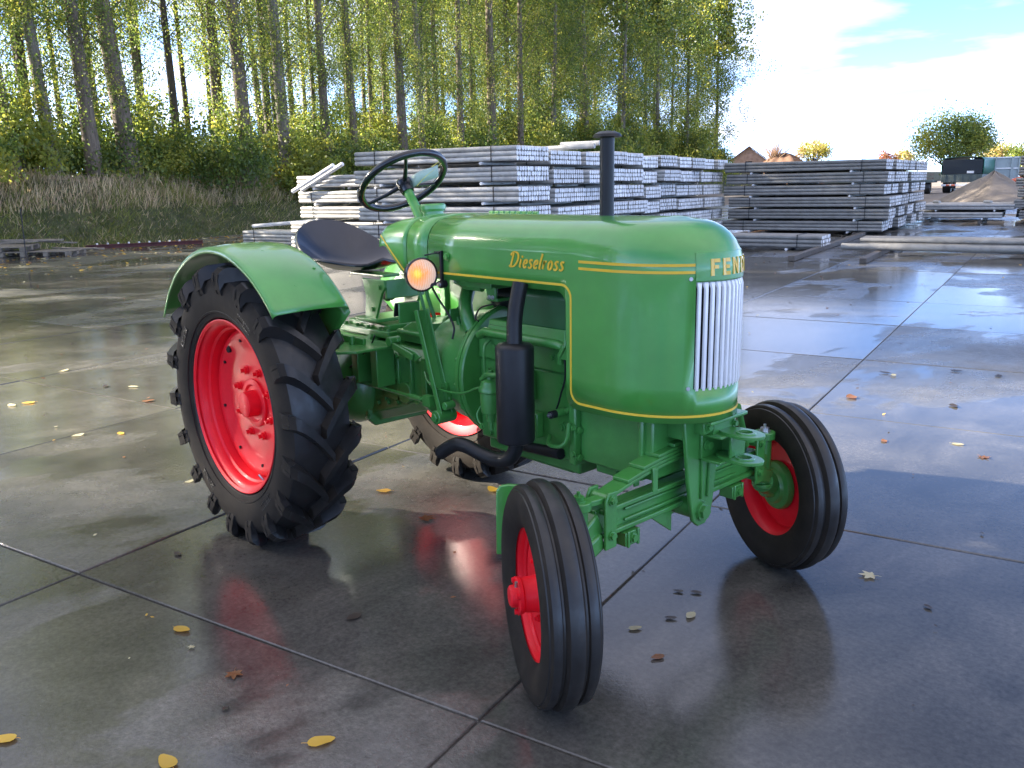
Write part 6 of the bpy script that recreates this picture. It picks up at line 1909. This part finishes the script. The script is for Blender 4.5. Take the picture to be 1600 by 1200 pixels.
# ================================================================== FALLEN LEAVES
def leaf_shape(kind, seed):
    r = random.Random(seed)
    out = []
    if kind == 'oval':
        for k in range(16):
            a = 2 * PI * k / 16
            out.append((math.cos(a) * (1 + .35 * (math.cos(a) > .6) * (math.cos(a) - .6)), math.sin(a) * .62 * (1 - .18 * math.cos(a)), 1))
    else:
        tips = [(0, 1.0), (52, .92), (108, .70), (160, .38), (-160, .38), (-108, .70), (-52, .92)]
        tips = sorted(tips)
        for i, (a, q) in enumerate(tips):
            a2, q2 = tips[(i + 1) % len(tips)]
            d = (a2 - a) % 360
            out.append((q * math.cos(math.radians(a)), q * math.sin(math.radians(a)), 1))
            out.append((q * .76 * math.cos(math.radians(a + d * .22)), q * .76 * math.sin(math.radians(a + d * .22)), 1))
            out.append((.46 * math.cos(math.radians(a + d * .5)), .46 * math.sin(math.radians(a + d * .5)), 1))
            out.append((q2 * .76 * math.cos(math.radians(a + d * .78)), q2 * .76 * math.sin(math.radians(a + d * .78)), 1))
    cx, cy = r.uniform(.25, .7), r.uniform(.1, .5)
    f = lambda x, y: .12 * (x * x * cx + y * y * cy) + .05 * math.sin(3 * x + seed) * math.cos(2 * y + seed)
    vs = [(0, 0, 0)] + [(x * .5, y * .5, f(x * .5, y * .5)) for x, y, _ in out] + [(x, y, f(x, y) + .05 * r.random()) for x, y, _ in out]
    n = len(out)
    fs = [(0, 1 + k, 1 + (k + 1) % n) for k in range(n)] + [(1 + k, 1 + n + k, 1 + n + (k + 1) % n, 1 + (k + 1) % n) for k in range(n)]
    mb = MB(); mb.add(vs, fs)
    b = len(mb.v)
    x0 = -1.0 if kind == 'oval' else -.36
    mb.tube([(x0 + .1, 0, .02), (x0 - .22, .04, .06), (x0 - .45, .12, .04)], [.022, .018, .014], 4)
    return mb
def build_leaves():
    L = [
        # x, y, kind, size, angle, material, label
        (3.10, -.915), 
    ]
    items = [
        (284, 985, 'oval', .042, .4, 'fl_yellow', 'curled yellow leaf on the dark slab left of the pink glint'),
        (501, 1160, 'oval', .048, .1, 'fl_yellow', 'bright yellow leaf on the slab at the bottom of the picture'),
        (262, 1193, 'oval', .046, 1.2, 'fl_yellow', 'yellow leaf cut by the bottom edge'),
        (8, 1156, 'oval', .042, 1.0, 'fl_yellow', 'yellow leaf on the slab at the bottom left corner'),
        (366, 1054, 'maple', .052, 1.8, 'fl_brown', 'brown star shaped leaf beside the pink glint'),
        (300, 1012, 'maple', .022, .3, 'fl_pale', 'tiny olive leaf below the curled yellow one'),
        (278, 867, 'oval', .030, .2, 'fl_dark', 'dark leaf on the joint left of the rear wheel'),
        (665, 812, 'maple', .075, .9, 'fl_brown', 'rust brown leaf in the tractor shadow between the wheels'),
        (600, 768, 'oval', .048, 2.2, 'fl_yellow', 'yellow brown leaf behind the rear wheel'),
        (770, 766, 'oval', .055, .1, 'fl_yellow', 'golden leaf under the tractor by the green guard'),
        (1360, 901, 'maple', .062, .0, 'fl_pale', 'pale leaf on the wet slab right of the far front wheel'),
        (1079, 963, 'oval', .034, .3, 'fl_pale', 'pale leaf floating between the front wheels'),
        (1048, 967, 'oval', .026, 1.3, 'fl_dark', 'dark shrivelled leaf between the front wheels'),
        (992, 983, 'oval', .030, .6, 'fl_pale', 'small folded leaf beside the near front tyre'),
        (1028, 1028, 'oval', .030, 2.9, 'fl_brown', 'brown leaf lying in the puddle before the front wheels'),
        (1060, 925, 'oval', .024, 1.3, 'fl_dark', 'small dark leaf near the slab joint'),
        (1088, 927, 'oval', .026, .2, 'fl_dark', 'dark leaf at the edge of the tyre reflection'),
        (1450, 950, 'oval', .024, 1.3, 'fl_dark', 'dark leaf alone on the blue wet slab at right'),
        (1535, 715, 'maple', .060, .5, 'fl_brown', 'light brown leaf on the slab near the right edge'),
        (1496, 695, 'oval', .040, .1, 'fl_pale', 'pale leaf close to the long joint at right'),
        (1381, 690, 'oval', .036, 1.0, 'fl_brown', 'brown curled leaf right of the far front wheel'),
        (1330, 621, 'oval', .075, .0, 'fl_brown', 'narrow red brown leaf behind the far front wheel'),
        (1383, 583, 'oval', .052, .3, 'fl_dark', 'dark leaf in the middle of the right hand slabs'),
        (1396, 587, 'oval', .045, 1.1, 'fl_pale', 'pale leaf beside the dark one on the right hand slabs'),
        (1490, 635, 'oval', .055, .2, 'fl_dark', 'dark leaf by the puddle at the right'),
        (1494, 580, 'oval', .055, .4, 'fl_dark', 'dark leaf right of the pair on the right hand slabs'),
        (1560, 588, 'oval', .05, .9, 'fl_dark', 'dark leaf close to the right edge above the joint'),
        (100, 580, 'oval', .060, .3, 'fl_pale', 'pale leaf on the left slabs at the start of the reflections'),
        (18, 634, 'oval', .055, .3, 'fl_pale', 'left of two pale leaves on the left slabs'),
        (45, 630, 'oval', .055, .5, 'fl_yellow', 'right of two pale leaves on the left slabs'),
        (122, 681, 'oval', .050, .1, 'fl_pale', 'grey leaf lying on the joint at the left'),
        (189, 678, 'oval', .044, .4, 'fl_yellow', 'yellowish leaf left of the rear wheel'),
        (231, 627, 'oval', .055, .8, 'fl_brown', 'pinkish brown leaf beside the rear tyre'),
        (298, 753, 'oval', .042, .2, 'fl_pale', 'grey brown leaf at the foot of the rear tyre'),
        (165, 604, 'oval', .045, .2, 'fl_dark', 'dark flake in the reflections on the left slabs'),
        (208, 605, 'oval', .050, .2, 'fl_pale', 'flat buff leaf in the reflections on the left slabs'),
        (553, 965, 'oval', .040, .3, 'fl_dark', 'black wet leaf pressed on the slab in the foreground'),
        (352, 1108, 'maple', .024, .8, 'fl_dark', 'small black scrap of leaf in the foreground'),
    ]
    C, r_, u_, d_, f_ = [Vector((3.643393, -2.439363, 1.595633))] + [None] * 4
    yaw, pitch, roll = 2.3991563, 0.2272877, -0.0187311
    d = Vector((math.cos(yaw) * math.cos(pitch), math.sin(yaw) * math.cos(pitch), -math.sin(pitch)))
    rr = d.cross(Vector((0, 0, 1))).normalized(); uu = rr.cross(d); c, s = math.cos(roll), math.sin(roll)
    R2, U2 = c * rr + s * uu, -s * rr + c * uu
    for i, (x, y, kind, size, ang, mat, lab) in enumerate(items):
        ray = d * 1348.7 + R2 * (x - 800) + U2 * (600 - y)
        t = -C.z / ray.z
        p = C + ray * t
        o = leaf_shape(kind, i).build('fallen_leaf', M[mat], smooth=True, angle=80, fix=False)
        o.location = (p.x, p.y, .005); o.rotation_euler = (0, 0, ang + i); o.scale = (size * .8,) * 3
        tag(o, lab, 'leaf', 'fallen leaves on the slabs')
    # uncounted bits of leaf and grit
    g = np.random.default_rng(13)
    n = 2300
    v = np.concatenate([-21.5 + 26 * g.random(900), -21.6 + 7.5 * g.random(1400) ** 2.0]); w = np.concatenate([-2 + 26 * g.random(900) ** 1.2, 6 + 18 * g.random(1400)])
    P = np.stack([v * VX.x + w * WX.x, v * VX.y + w * WX.y, .006 + .008 * g.random(n)], 1)
    s = np.concatenate([.003 + .007 * g.random(900) ** 2.2 + .0014 * np.hypot(v[:900] - CAM_VW[0], w[:900] - CAM_VW[1]), .025 + .05 * g.random(1400)])
    az = g.random(n) * 6.28
    e = np.stack([np.cos(az), np.sin(az), g.normal(size=n) * .18], 1) * s[:, None]; f = np.stack([-np.sin(az), np.cos(az), g.normal(size=n) * .18], 1) * (s * .6)[:, None]
    idx = np.concatenate([g.choice(4, 900, p=(.10, .20, .25, .45)), g.choice(4, 1400, p=(.42, .40, .13, .05))])
    tag(quads('leaf_litter', np.stack([P - e, P + f, P + e, P - f], 1), ('fl_yellow', 'fl_pale', 'fl_brown', 'fl_dark'), idx), kind='stuff')
build_leaves()
